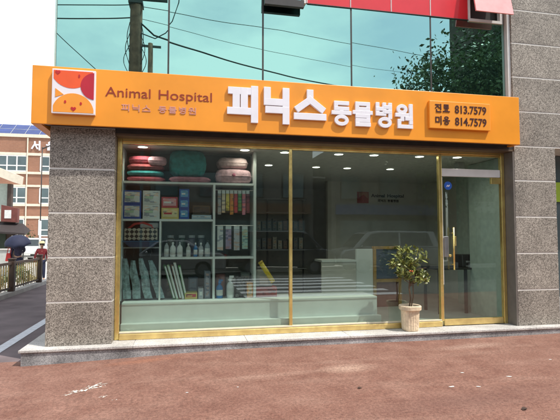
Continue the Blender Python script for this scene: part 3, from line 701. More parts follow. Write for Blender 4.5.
cushion('cushion', 'dull red cushion second from the top in the left pile', -0.82, -0.30, .62, .97, 2.475, 2.575, fab('dull_red_plush', (.40,.09,.10)), GC)
cushion('cushion', 'turquoise cushion in the left pile between red ones', -0.82, -0.30, .62, .97, 2.39, 2.475, fab('turquoise_plush', (.06,.36,.38)), GC)
cushion('cushion', 'thin red cushion at the bottom of the left pile', -0.82, -0.28, .62, .97, 2.306, 2.39, fab('rose_red_plush', (.48,.10,.13)), GC)
bed = cushion('pet_bed', 'tall rounded teal pet bed standing on a pink cushion', -0.22, 0.33, .63, .98, 2.40, 2.80, fab('teal_plush', (.035,.30,.30)))
cushion('cushion', 'flat pink cushion under the teal pet bed', -0.22, 0.40, .62, .98, 2.306, 2.40, fab('pink_plush', (.50,.20,.25)), GC)
def rosette(x, y, z, par):
    MB().sphere((x,y,z), .028, 10, 6, (1,.5,1)).build('rosette', fab('deep_pink_plush', (.5,.14,.22)), par, smooth=True)
c1 = cushion('cushion', 'dusty pink cushion with a rosette, lower of the right pair', 0.47, 1.02, .60, .98, 2.306, 2.53, fab('dusty_pink_plush', (.58,.36,.40)), GC); rosette(.74,.595,2.43,c1)
cushion('cushion', 'pale striped pink cushion on top of the right pair', 0.50, .97, .62, .98, 2.535, 2.71, fab('striped_pink_plush', (.50,.36,.36)), GC)

def printed(m):
    key = m.name + '_printed'
    if key in M: return M[key]
    q = m.copy(); q.name = key; t = q.node_tree; L = t.links; p = t.nodes['Principled BSDF']; src = p.inputs['Base Color'].links[0].from_socket
    c = t.nodes.new('ShaderNodeTexCoord'); mp_ = t.nodes.new('ShaderNodeMapping'); mp_.inputs['Scale'].default_value = (9, 3, 24); mp_.inputs['Location'].default_value = (len(M)*.37, .11, len(M)*.23)
    v = t.nodes.new('ShaderNodeTexVoronoi'); v.distance = 'CHEBYCHEV'; v.inputs['Scale'].default_value = 1.6
    r = t.nodes.new('ShaderNodeValToRGB'); r.color_ramp.interpolation = 'CONSTANT'; r.color_ramp.elements[0].position = 0; r.color_ramp.elements[0].color = (1,1,1,1); r.color_ramp.elements[1].position = .62; r.color_ramp.elements[1].color = (.35,.4,.5,1)
    e = r.color_ramp.elements.new(.82); e.color = (1.15,.75,.55,1)
    sp_ = t.nodes.new('ShaderNodeSeparateColor'); mu = t.nodes.new('ShaderNodeMixRGB'); mu.blend_type = 'MULTIPLY'; mu.inputs['Fac'].default_value = .8
    L.new(c.outputs['Object'], mp_.inputs['Vector']); L.new(mp_.outputs[0], v.inputs['Vector']); L.new(v.outputs['Color'], sp_.inputs[0]); L.new(sp_.outputs[0], r.inputs['Fac'])
    L.new(src, mu.inputs['Color1']); L.new(r.outputs['Color'], mu.inputs['Color2']); L.new(mu.outputs[0], p.inputs['Base Color'])
    M[key] = q; return q
def carton(label, x0, x1, z0, z1, body, face, y0=.62, y1=.86, band=None, group='cartons on the upper shelf'):
    t = thing('carton', label, 'box', ((x0+x1)/2, y0, z0), group)
    box('body', body, t, x0, x1, y0, y1, z0, z1, bevel=.003)
    box('printed_face', printed(face), t, x0+.02, x1-.02, y0-.004, y0-.0005, z0+.03, z1-.02)
    if band: box('printed_band', band, t, x0+.035, x0+(x1-x0)*.6, y0-.007, y0-.0045, z0+(z1-z0)*.42, z0+(z1-z0)*.58)
blue = pm('royal_blue_card', (.02,.08,.36)); white = pm('white_card', (.70,.74,.72)); palegreen = pm('pale_green_print', (.45,.62,.45)); redc = pm('red_card', (.50,.05,.07)); yel = pm('yellow_card', (.62,.50,.16)); pinkc = pm('pink_print', (.66,.36,.40)); sky_c = pm('sky_blue_print', (.12,.36,.62))
carton('blue and white carton, lower one at the far left of the shelf', -.86, -.61, 1.757, 1.965, blue, white, band=palegreen)
carton('blue and white carton, upper one at the far left of the shelf', -.86, -.61, 1.967, 2.17, blue, white, band=palegreen)
carton('white carton with pale green print, lower of its pair', -.585, -.345, 1.757, 1.965, white, white, band=palegreen)
carton('white carton with pale green print, upper of its pair', -.585, -.345, 1.967, 2.17, white, white, band=palegreen)
carton('yellow carton under the red and white carton', -.32, -.07, 1.757, 1.92, yel, pm('pale_yellow_print', (.72,.64,.36)), band=redc)
carton('red topped carton resting on the yellow carton', -.32, -.09, 1.922, 2.08, redc, pinkc, band=white)
for i, l in enumerate(('lowest', 'middle', 'topmost')):
    carton('small blue carton with white print, %s of three' % l, -.065, .08, 1.757+i*.15, 1.905+i*.15, blue, sky_c, band=white)
carton('flat pale blue carton lying beside the small blue cartons', .12, .41, 1.757, 1.82, pm('pale_blue_card', (.36,.45,.52)), white)
carton('brown box at the back beside the small blue cartons', .13, .40, 1.825, 1.97, pm('brown_box_card', (.14,.09,.05)), pm('dark_print', (.08,.06,.05)), y0=.75, y1=.95)
# packs of treats hanging in the right compartment
cols = [('grey', (.3,.3,.3)), ('cream', (.6,.5,.35)), ('yellow', (.62,.48,.08)), ('orange', (.6,.25,.05)), ('red', (.45,.05,.06)), ('green', (.10,.30,.10)), ('pink', (.55,.2,.26)), ('maroon', (.22,.04,.06))]
rail = thing('hook_rail', 'thin steel rail with hanging treat packs in the upper right compartment', 'rail', (.75,.7,2.2)); MB().tube([(.466,.68,2.205),(1.046,.68,2.205)], .006, 6).build('bar', M['steel'], rail)
rail2 = thing('hook_rail', 'thin steel rail with pale packs in the middle right compartment', 'rail', (.75,.7,1.7)); MB().tube([(.466,.66,1.665),(1.046,.66,1.665)], .006, 6).build('bar', M['steel'], rail2)
def pack(label, x, z0, z1, wdt, col, y=.67, group='treat packs hanging from the rail'):
    t = thing('treat_pack', label, 'pet treats', (x, y, z0), group); m = pm(col[0] + '_pack', col[1], 0.35)
    MB().hexa([(x-wdt/2,y-.025,z0+.03),(x+wdt/2,y-.025,z0+.03),(x+wdt/2,y+.025,z0+.03),(x-wdt/2,y+.025,z0+.03)], [(x-wdt/2,y-.012,z1-.05),(x+wdt/2,y-.012,z1-.05),(x+wdt/2,y+.012,z1-.05),(x-wdt/2,y+.012,z1-.05)]).build('pouch', printed(m), t)
    box('header_card', white, t, x-wdt/2, x+wdt/2, y-.005, y+.005, z1-.049, z1)
for i, c in enumerate(cols):
    pack('slim %s treat pack hanging in the upper right compartment' % c[0], .53 + i*.062, 1.80 + .03*(i%3), 2.2, .05, c)
for i, c in enumerate((('white', (.6,.6,.58)), ('lilac', (.36,.28,.40)), ('silver', (.45,.46,.48)), ('mint', (.40,.55,.48)))):
    pack('%s pack hanging in the middle right compartment' % c[0], .545 + i*.125, 1.26 + .02*(i%2), 1.66, .085, c)
# bottles
def bottle(label, x, z, h, r, m, cap, y=.66, group=None, trigger=False):
    t = thing('spray_bottle' if trigger else 'bottle', label, 'bottle', (x, y, z), group)
    MB().lathe((x,y,z), [(r*.95,0),(r,h*.05),(r,h*.6),(r*.75,h*.72),(r*.35,h*.8),(r*.35,h*.86)], 14).build('body', m, t, smooth=True)
    b = MB(); b.lathe((x,y,z), [(r*.42,h*.861),(r*.42,h*.95),(r*.3,h)], 12)
    if trigger:
        b.box(x-r*.25, x+r*.95, y-r*.25, y+r*.25, z+h*1.0, z+h*1.1); b.bar((x+r*.55,y,z+h*1.0),(x+r*.4,y,z+h*.86), r*.2)
    b.build('cap', cap, t)
    MB().lathe((x,y,z), [(r*1.015,h*.16),(r*1.015,h*.5)], 14).build('paper_label', pm('bottle_label', (.6,.62,.6)), t, smooth=True)
greyp = pm('grey_plastic', (.40,.41,.42)); whitep = pm('white_plastic', (.72,.73,.72)); blackp = pm('black_plastic', (.03,.03,.03)); bluep = pm('blue_plastic', (.02,.17,.42)); orangep = pm('orange_print', (.62,.28,.06))
BG = 'bottles in the middle compartment'
for i, (x, h, r, m, c, l) in enumerate(((-.24,.24,.035,greyp,blackp,'grey bottle with a black cap furthest left in the bottle row'), (-.15,.22,.042,whitep,whitep,'broad white bottle second from left in the bottle row'), (-.05,.22,.042,whitep,greyp,'white bottle with grey cap third in the bottle row'),
        (.075,.20,.034,pm('pale_plastic',(.5,.5,.46)),whitep,'slim beige bottle in the centre of the bottle row'), (.18,.21,.03,bluep,whitep,'blue bottle fifth in the bottle row'), (.26,.21,.036,greyp,whitep,'grey bottle with white cap near the shelf divider'), (.355,.25,.04,pm('smoke_plastic',(.3,.33,.36)),blackp,'tall smoky bottle beside the shelf divider'))):
    bottle(l, x, 1.197, h, r, m, c, group=BG)
bottle('blue spray bottle in the lower right compartment', .54, .577, .25, .05, bluep, bluep, trigger=True)
bottle('white spray bottle with blue print beside the blue spray bottle', .70, .577, .30, .055, whitep, whitep, trigger=True)
for i, (x, c, l) in enumerate(((-.19,(.10,.08,.06),'brown jar in the back row above the leaning booklets'),(-.02,(.06,.09,.07),'dark green jar in the back row of the middle compartment'),(.13,(.09,.07,.10),'dark purple jar in the back row of the middle compartment'),(.27,(.07,.07,.08),'charcoal jar in the back row near the shelf divider'))):
    t = thing('storage_jar', l, 'jar', (x,.88,1.196), 'dark jars behind the bottles')
    MB().lathe((x,.88,1.197), [(.055,0),(.06,.02),(.06,.25),(.045,.28)], 14).build('body', pm('jar_%d' % i, c, .3), t, smooth=True); MB().lathe((x,.88,1.197), [(.05,.2805),(.05,.32)], 14).build('lid', greyp, t)
for i, (x0, x1, h_, c, l) in enumerate(((-.25,-.12,.34,(.12,.10,.08),'brown carton standing behind the leaning booklets'),(.08,.22,.30,(.10,.12,.16),'slate carton behind the red and yellow box'),(.50,.64,.34,(.20,.09,.08),'dull red carton behind the blue spray bottle'),(.66,.80,.28,(.30,.28,.24),'beige carton behind the white spray bottle'),(.88,1.03,.36,(.12,.13,.12),'dark carton behind the orange packet'))):
    carton(l, x0, x1, .577, .577+h_, pm('stock_card_%d' % i, c), pm('stock_print_%d' % i, tuple(q*1.8 for q in c)), y0=.84, y1=.98, group='boxes on the bottom shelf')
# soft grey toy, orange pack
t = thing('plush_toy', 'dark grey plush toy sitting between white spray bottle and orange packet', 'toy', (.86,.70,.577))
b = MB(); b.sphere((.86,.70,.68), .085, 14, 10, (1,.9,1.2)); b.sphere((.86,.68,.82), .062, 12, 8)
for s in (-1,1): b.sphere((.86+s*.05,.69,.875), .022, 8, 6); b.sphere((.86+s*.06,.63,.61), .032, 8, 6, (1,1.5,.9))
b.build('body', fab('grey_plush', (.10,.10,.095)), t, smooth=True)
MB().sphere((.86,.622,.81), .02, 8, 6).build('nose', blackp, t, smooth=True)
carton('orange packet standing at the right end of the bottom shelf', .95, 1.04, .577, .80, orangep, pm('cream_print', (.66,.5,.28)), group='boxes on the bottom shelf')
carton('red and yellow box lying on the bottom shelf', .03, .21, .577, .67, yel, redc, band=yel, group='boxes on the bottom shelf')
carton('short pale grey box beside the red and yellow box', .225, .30, .577, .73, pm('grey_card', (.45,.44,.46)), white, group='boxes on the bottom shelf')
carton('tall dark grey box beside the shelf divider', .315, .40, .577, .98, pm('slate_card', (.16,.18,.22)), pm('slate_print', (.3,.3,.34)), group='boxes on the bottom shelf')
# books leaning
def book(label, x, col, tilt, h=.52, wdt=.035):
    t = thing('booklet', label, 'book', (x, .63, .577), 'leaning booklets on the bottom shelf')
    dx = -math.sin(tilt)*h; dz = math.cos(tilt)*h
    base = [(x,.63,.58),(x+wdt,.63,.58),(x+wdt,.88,.58),(x,.88,.58)]
    MB().hexa(base, [(p[0]+dx,p[1],p[2]+dz) for p in base]).build('cover', pm(col[0]+'_cover', col[1], .4), t)
    ib = [(x+.006,.626,.60),(x+wdt-.006,.626,.60),(x+wdt-.006,.629,.60),(x+.006,.629,.60)]
    MB().hexa(ib, [(p[0]+dx*.92,p[1],p[2]+dz*.92) for p in ib]).build('spine_print', white, t)
book('dark green booklet leaning furthest left', -.14, ('dark_green', (.05,.16,.06)), .28); book('pale green booklet leaning against the dark green one', -.095, ('pale_green', (.36,.48,.30)), .27)
book('brown booklet in the middle of the leaning ones', -.05, ('brown', (.20,.11,.07)), .25); book('white booklet leaning third from the left', -.01, ('ivory', (.60,.60,.54)), .24, .55); book('bright green booklet leaning furthest right', .035, ('bright_green', (.10,.32,.08)), .22, .5)
# carrier with checks and blue tray
t = thing('pet_carrier', 'soft pet carrier with black and white checks and a red strap', 'pet carrier', (-.6,.75,1.47))
cushion_b = MB().box(-.84,-.37,.62,.95,1.44,1.62); cushion_b.build('side_panel', checker('check_fabric', (.02,.02,.02), (.55,.48,.38), 22), t, bevel=.02)
MB().tube([(-.80,.66,1.60),(-.70,.64,1.68),(-.58,.64,1.70),(-.46,.64,1.66),(-.42,.66,1.60)], .018, 8).build('strap', M['red_fabric'], t, smooth=True)
box('top_flap', pm('grey_flap', (.34,.33,.32)), t, -.62,-.36,.63,.94,1.621,1.70, bevel=.02)
t = thing('pet_tray', 'dark blue plastic tray under the checked carrier', 'tray', (-.6,.75,1.34))
MB().hexa([(-.76,.64,1.345),(-.44,.64,1.345),(-.44,.94,1.345),(-.76,.94,1.345)], [(-.85,.61,1.42),(-.36,.61,1.42),(-.36,.97,1.42),(-.85,.97,1.42)]).build('bowl', pm('navy_plastic', (.015,.05,.14), .3), t)
MB().hexa([(-.86,.60,1.421),(-.35,.60,1.421),(-.35,.98,1.421),(-.86,.98,1.421)], [(-.86,.60,1.437),(-.35,.60,1.437),(-.35,.98,1.437),(-.86,.98,1.437)]).build('rim', pm('blue_rim', (.03,.10,.22), .3), t)
box('bracket', M['steel'], t, -.858, -.346, .70, .90, 1.325, 1.344)
# clear garment bags hanging
filmm = pm('pale_teal_film', (.30,.43,.45), .22, var=.45, scale=22, bump=.8, bscale=30)
for i, (x, l) in enumerate(((-.83,'pale teal plastic bag hanging furthest left beside the window frame'), (-.72,'pale teal plastic bag hanging second from the left'), (-.60,'wide pale teal plastic bag hanging third from the left'), (-.47,'pale teal plastic bag hanging next to the shelf divider'))):
    t = thing('hanging_bag', l, 'bag', (x,.68,1.3), 'teal plastic bags hanging under the tray')
    r = random.Random(i); zt, zb = 1.18 - .03*(i%2), .60; nn = 9; b = MB(); lean = .03 + .028*i
    for s, yy in ((0,.65),(1,.70)):
        for k in range(nn+1):
            u = k/nn; z = zt - (zt-zb)*u; hw = .028 + .028*min(1,u*3); cx = x + lean*u*1.3
            wob = .008*math.sin(9*u + i*2)
            b.v += [(cx-hw+wob, yy+.006*math.sin(13*u+i), z), (cx+wob*.5, yy+(-.02 if s == 0 else .02), z), (cx+hw+wob, yy+.006*math.cos(11*u), z)]
    m3 = 3*(nn+1)
    for s in (0,1):
        for k in range(nn):
            for j in (0,1): q = s*m3+3*k+j; b.f.append((q,q+1,q+4,q+3))
    for k in range(nn): b.f += [(3*k, 3*k+3, m3+3*k+3, m3+3*k), (3*k+2, m3+3*k+2, m3+3*k+5, 3*k+5)]
    b.build('bag_film', filmm, t)
    MB().tube([(x+.01,.675,zt),(x,.675,zt+.06),(x+.02,.675,zt+.12),(x+.0,.675,1.32)], .006, 6).build('hook', blackp, t)
# goods right of the shelving
t = thing('yellow_toy_tube', 'yellow tube leaning against the shelf end panel', 'tube', (1.3,.65,.8))
MB().tube([(1.17,.66,1.09),(1.36,.66,.80)], .036, 14).build('tube_body', pm('yellow_plastic', (.66,.47,.03), .35), t, smooth=True)
MB().tube([(1.155,.66,1.113),(1.169,.66,1.0915)], .04, 14).build('end_cap', pm('amber_plastic', (.5,.33,.03), .35), t, smooth=True)
t = thing('feed_bag', 'pale grey feed bag standing behind the yellow tube', 'bag', (1.25,.8,.72))
b = MB(); b.hexa([(1.10,.72,.722),(1.36,.72,.722),(1.36,.90,.722),(1.10,.90,.722)], [(1.13,.76,.98),(1.31,.76,.98),(1.31,.84,.98),(1.13,.84,.98)]); b.build('sack', pm('grey_sack', (.36,.36,.34), .8), t, bevel=.012)
box('printed_face', pm('sack_print', (.48,.40,.36), .7), t, 1.16, 1.29, .712, .719, .75, .88)
carton('low red box under the feed bag and yellow tube', 1.10, 1.42, .577, .72, pm('brick_red_card', (.42,.06,.05)), pm('dark_red_print', (.30,.05,.045)), y0=.66, y1=.95, group='boxes on the bottom shelf')

# rear of the shop
t = thing('display_rack', 'dark wire rack of hanging goods at the back of the shop', 'rack', (2.0,4.8,.115))
b = MB()
for x in (1.15,2.0,2.9): b.tube([(x,4.8,.12),(x,4.8,2.4)], .02, 6)
b.build('post', M['dark_metal'], t)
for z in (.7,1.15,1.6,2.05,2.38): box('rack_shelf', pm('grey_wire', (.30,.30,.30), .4), t, 1.1, 2.95, 4.62, 4.98, z, z+.02)
r = random.Random(9)
for i in range(26):
    x = 1.2 + (i%13)*.13; z = (1.18, 1.63)[i//13]
    c = r.choice([('rack_grey',(.2,.2,.2)),('rack_brown',(.2,.13,.09)),('rack_navy',(.06,.08,.16)),('rack_cream',(.4,.38,.32))])
    carton('%s box in the %s row of the rear rack' % (c[0].split('_')[1], ('lower','upper')[i//13]), x, x+.10, z, z+.2+.1*r.random(), pm(c[0]+'_card', c[1]), pm(c[0]+'_print', tuple(q*1.3 for q in c[1])), y0=4.66, y1=4.9, group='boxes on the rear rack')
# wall sign inside
t = thing('wall_sign', 'small red square logo and black lettering on the interior back wall', 'sign', (4.6,4.19,2.3))
box('logo_square', pm('dark_red_logo', (.42,.05,.04)), t, 4.09, 4.38, 4.185, 4.198, 2.29, 2.56)
MB().prism_y([(4.13,2.42),(4.25,2.50),(4.36,2.40),(4.36,2.55),(4.13,2.55)], 4.180, 4.1845).build('logo_mark', pm('logo_beige', (.5,.2,.13)), t)
text_mesh('lettering', 'Animal', M['black'], t, 4.45, 4.80, 2.44, 2.52, 4.197, .006, .02)
text_mesh('lettering', 'Hospital', M['black'], t, 4.87, 5.30, 2.44, 2.52, 4.197, .006, .02)
for i, k in enumerate(('pi','nik','seu','dong','mul','byeong','won')): glyph(MB(), k, 4.62 + i*.075 + (.03 if i > 2 else 0), 4.685 + i*.075 + (.03 if i > 2 else 0), 2.32, 2.385, .009, 4.197, .004).build('letter', M['black'], t)
# counter with wooden frame behind the plant
t = thing('reception_counter', 'white counter panel with a yellow wooden frame seen behind the potted plant', 'counter', (3.8,2.3,.115))
box('white_panel', M['shelf_white'], t, 3.30, 3.64, 2.20, 2.26, .117, 1.25)
b = MB(); b.box(3.645, 3.70, 2.17, 2.26, .117, 1.30); b.box(4.17, 4.225, 2.17, 2.26, .117, 1.30); b.box(3.702, 4.168, 2.17, 2.26, 1.245, 1.30); b.box(3.702, 4.168, 2.17, 2.26, .60, .66)
b.build('wooden_frame', M['wood'], t)
box('inset_panel', pm('slate_blue_panel', (.10,.13,.19)), t, 3.702, 4.168, 2.21, 2.25, .662, 1.244); box('inset_panel', pm('rosy_panel', (.26,.13,.12)), t, 3.702, 4.168, 2.21, 2.25, .117, .598)
box('top', M['shelf_white'], t, 2.6, 3.299, 2.2, 2.7, 1.0, 1.04); box('side_panel', M['interior'], t, 2.6, 3.299, 2.22, 2.26, .117, .999)
# table by the door
t = thing('side_table', 'black topped table on thin dark legs inside the glass door', 'table', (5.0,1.4,.115))
box('tabletop', blackp, t, 4.42, 5.55, 1.15, 1.75, .90, .935, bevel=.004)
for x, y in ((4.48,1.2),(5.0,1.2),(5.49,1.2),(4.48,1.7),(5.49,1.7)): box('leg', blackp, t, x-.022, x+.022, y-.022, y+.022, .116, .899)
t = thing('desk_printer', 'dark printer standing on the black table', 'printer', (5.15,1.4,.936))
MB().hexa([(4.98,1.25,.937),(5.34,1.25,.937),(5.34,1.6,.937),(4.98,1.6,.937)], [(5.0,1.30,1.16),(5.32,1.30,1.16),(5.32,1.6,1.16),(5.0,1.6,1.16)]).build('body', pm('charcoal_plastic', (.035,.035,.04), .4), t, bevel=.012)
box('paper_tray', greyp, t, 5.04, 5.28, 1.19, 1.246, .95, .965); box('control_strip', greyp, t, 5.06, 5.26, 1.262, 1.275, 1.02, 1.05)
box('speaker_fixture', greyp, tag(thing('ceiling_speaker', 'small grey box fixed to the ceiling just inside the door', 'speaker', (4.6,.8,2.7))), 4.70, 4.84, .9, 1.02, 2.66, 2.795, bevel=.006)

# ------------------------------------------------------------------ potted plant
t = thing('potted_plant', 'bushy green plant in a cream ribbed pot on the step by the door', 'plant', (3.30, .02, .111))
px, py = 3.305, .02
b = MB(); n = 40
prof = [(.105,.0),(.115,.015),(.118,.03),(.128,.27),(.135,.295),(.158,.31),(.160,.36),(.150,.372),(.138,.365),(.132,.33)]
for i, (rr, z) in enumerate(prof):
    for k in range(n):
        a = 2*math.pi*k/n; q = 4; sqr = 1/((abs(math.cos(a))**q + abs(math.sin(a))**q)**(1/q)); rib = 1 + (.022*math.cos(k*math.pi) if 2 <= i <= 3 else 0)
        scl = .5 + .5*sqr*.93
        b.v.append((px + rr*rib*scl*math.cos(a), py + rr*rib*scl*math.sin(a), .112 + z))
for i in range(len(prof)-1):
    for k in range(n): b.f.append((i*n+k, i*n+(k+1)%n, (i+1)*n+(k+1)%n, (i+1)*n+k))
b.f.append(tuple(range(n))[::-1])
b.build('pot', M['pot'], t)
MB().lathe((px,py,.112), [(.02,.325),(.131,.331),(.02,.335)], 24).build('soil', M['soil'], t)
b = MB()
b.tube([(px-.01,py,.44),(px+.012,py,.58),(px-.005,py+.01,.74),(px+.02,py,.95),(px+.03,py,1.15)], [.014,.013,.012,.009,.005], 8)
b.tube([(px+.015,py,.44),(px+.05,py-.01,.60),(px+.06,py+.01,.80),(px+.14,py,.98)], [.010,.009,.008,.004], 7)
rl = random.Random(5)
for k in range(12):
    a = rl.uniform(0,6.28); z = rl.uniform(.72,1.05)
    b.tube([(px+.01,py,z),(px+.01+.13*math.cos(a),py+.06*math.sin(a),z+.08),(px+.01+.26*math.cos(a),py+.12*math.sin(a),z+.10)], [.006,.004,.002], 5)
b.build('trunk', M['bark'], t)
b = MB()
leaves(b, (px+.0, py, 1.16), (.23,.15,.17), 330, .085, 16, 11, 1.0, .2)
leaves(b, (px+.13, py-.02, .93), (.18,.13,.15), 210, .08, 10, 12, 1.0, .2)
leaves(b, (px-.17, py, 1.06), (.14,.12,.13), 110, .08, 7, 13, 1.0, .2)
leaves(b, (px+.02, py-.03, .90), (.16,.12,.10), 90, .075, 7, 14, 1.0, .2)
b.build('crown', M['leaf'], t)
b = MB()
for q in ((px-.05,py-.12,.995),(px-.02,py-.13,.99)): b.sphere(q, .014, 8, 6)
b.build('berries', pm('orange_berry', (.55,.12,.03), .4), t, smooth=True)

# ------------------------------------------------------------------ next shop to the right
t = thing('neighbour_shop', 'dark recessed shop with a lime green band beside the right granite pillar', 'shop', (7.5, .5, .11))
box('shop_window', M['window_dark'], t, 5.875, 9.3, .60, .64, .45, 2.9); box('lime_band', M['lime'], t, 5.875, 9.3, .555, .598, 2.10, 2.44)
box('base_wall', M['granite_riser'], t, 5.875, 9.3, .56, .64, .112, .449); box('window_bar', M['dark_metal'], t, 7.4, 7.46, .55, .599, .45, 2.09)

# ------------------------------------------------------------------ side street: fence and shrubs
FX = -4.48
fe = thing('street_fence', 'low dark brown railing fence on a pale kerb along the side street', 'fence', (FX, 9, 0))
for y in (4.9, 7.32, 9.78): MB().box(FX-.075,FX+.075,y-.075,y+.075,.021,.86).box(FX-.09,FX+.09,y-.09,y+.09,.861,.90).build('post', M['brown_paint'], fe, bevel=.01)
for y0, y1 in ((4.98,7.24),(7.40,9.70)):
    b = MB(); b.box(FX-.035,FX+.035,y0,y1,.74,.80); b.box(FX-.025,FX+.025,y0,y1,.10,.14); b.build('rail', M['brown_paint'], fe)
    b = MB(); n = int((y1-y0)/.17)
    for k in range(1, n): y = y0 + (y1-y0)*k/n; b.box(FX-.012,FX+.012,y-.012,y+.012,.1405,.7395)
    b.build('baluster', pm('ochre_railing_paint', (.42,.31,.12), .6), fe)
for i, (y, m, l) in enumerate(((5.4,'leaf_yellow','yellow green shrub behind the near end of the fence'), (6.2,'leaf_yellow','taller yellow green shrub behind the near fence bay'), (7.0,'leaf_yellow','yellow green shrub just before the middle fence post'),
        (8.0,'leaf_mid','mid green shrub just beyond the middle fence post'), (8.8,'leaf_mid','mid green shrub behind the far fence bay'), (9.5,'leaf_mid','mid green shrub by the last fence post'), (10.4,'leaf_yellow','pale low shrub beyond the end of the fence'))):
    t = thing('shrub', l, 'shrub', (FX-.35, y, -.08), 'shrubs behind the railing fence'); hh = .62 if i < 6 else .3
    leaves(MB(), (FX-.32, y, hh*.45), (.16,.42,hh*.5), 260, .09, 12, 40+i, .9, .1).build('foliage', M[m], t)
    b = MB()
    for k in range(4): b.tube([(FX-.34+.05*k,y-.1+.07*k,-.09),(FX-.36+.06*k,y-.2+.13*k,hh*.6)], [.012,.005], 5)
    b.build('stem', M['bark'], t)

# ------------------------------------------------------------------ people
def skin_obj(name, nodes, edges, m, parent, sub=1, root=0):
    me = bpy.data.meshes.new(name); me.from_pydata([Vector(n[0]) for n in nodes], edges, [])
    o = bpy.data.objects.new(name, me); COL.objects.link(o)
    mod = o.modifiers.new('skin', 'SKIN'); mod.use_smooth_shade = True
    sk = me.skin_vertices[0].data if me.skin_vertices else None
    if sk is None:
        bm = bmesh.new(); bm.from_mesh(me); bm.verts.layers.skin.verify(); bm.to_mesh(me); bm.free(); sk = me.skin_vertices[0].data
    for i, n in enumerate(nodes):
        r = n[1]; sk[i].radius = r if isinstance(r, tuple) else (r, r); sk[i].use_root = (i == root)
    s2 = o.modifiers.new('sub', 'SUBSURF'); s2.levels = sub; s2.render_levels = sub
    dg = bpy.context.evaluated_depsgraph_get(); dg.update()
    m2 = bpy.data.meshes.new_from_object(o.evaluated_get(dg)); m2.name = name
    COL.objects.unlink(o); bpy.data.objects.remove(o)
    return m2

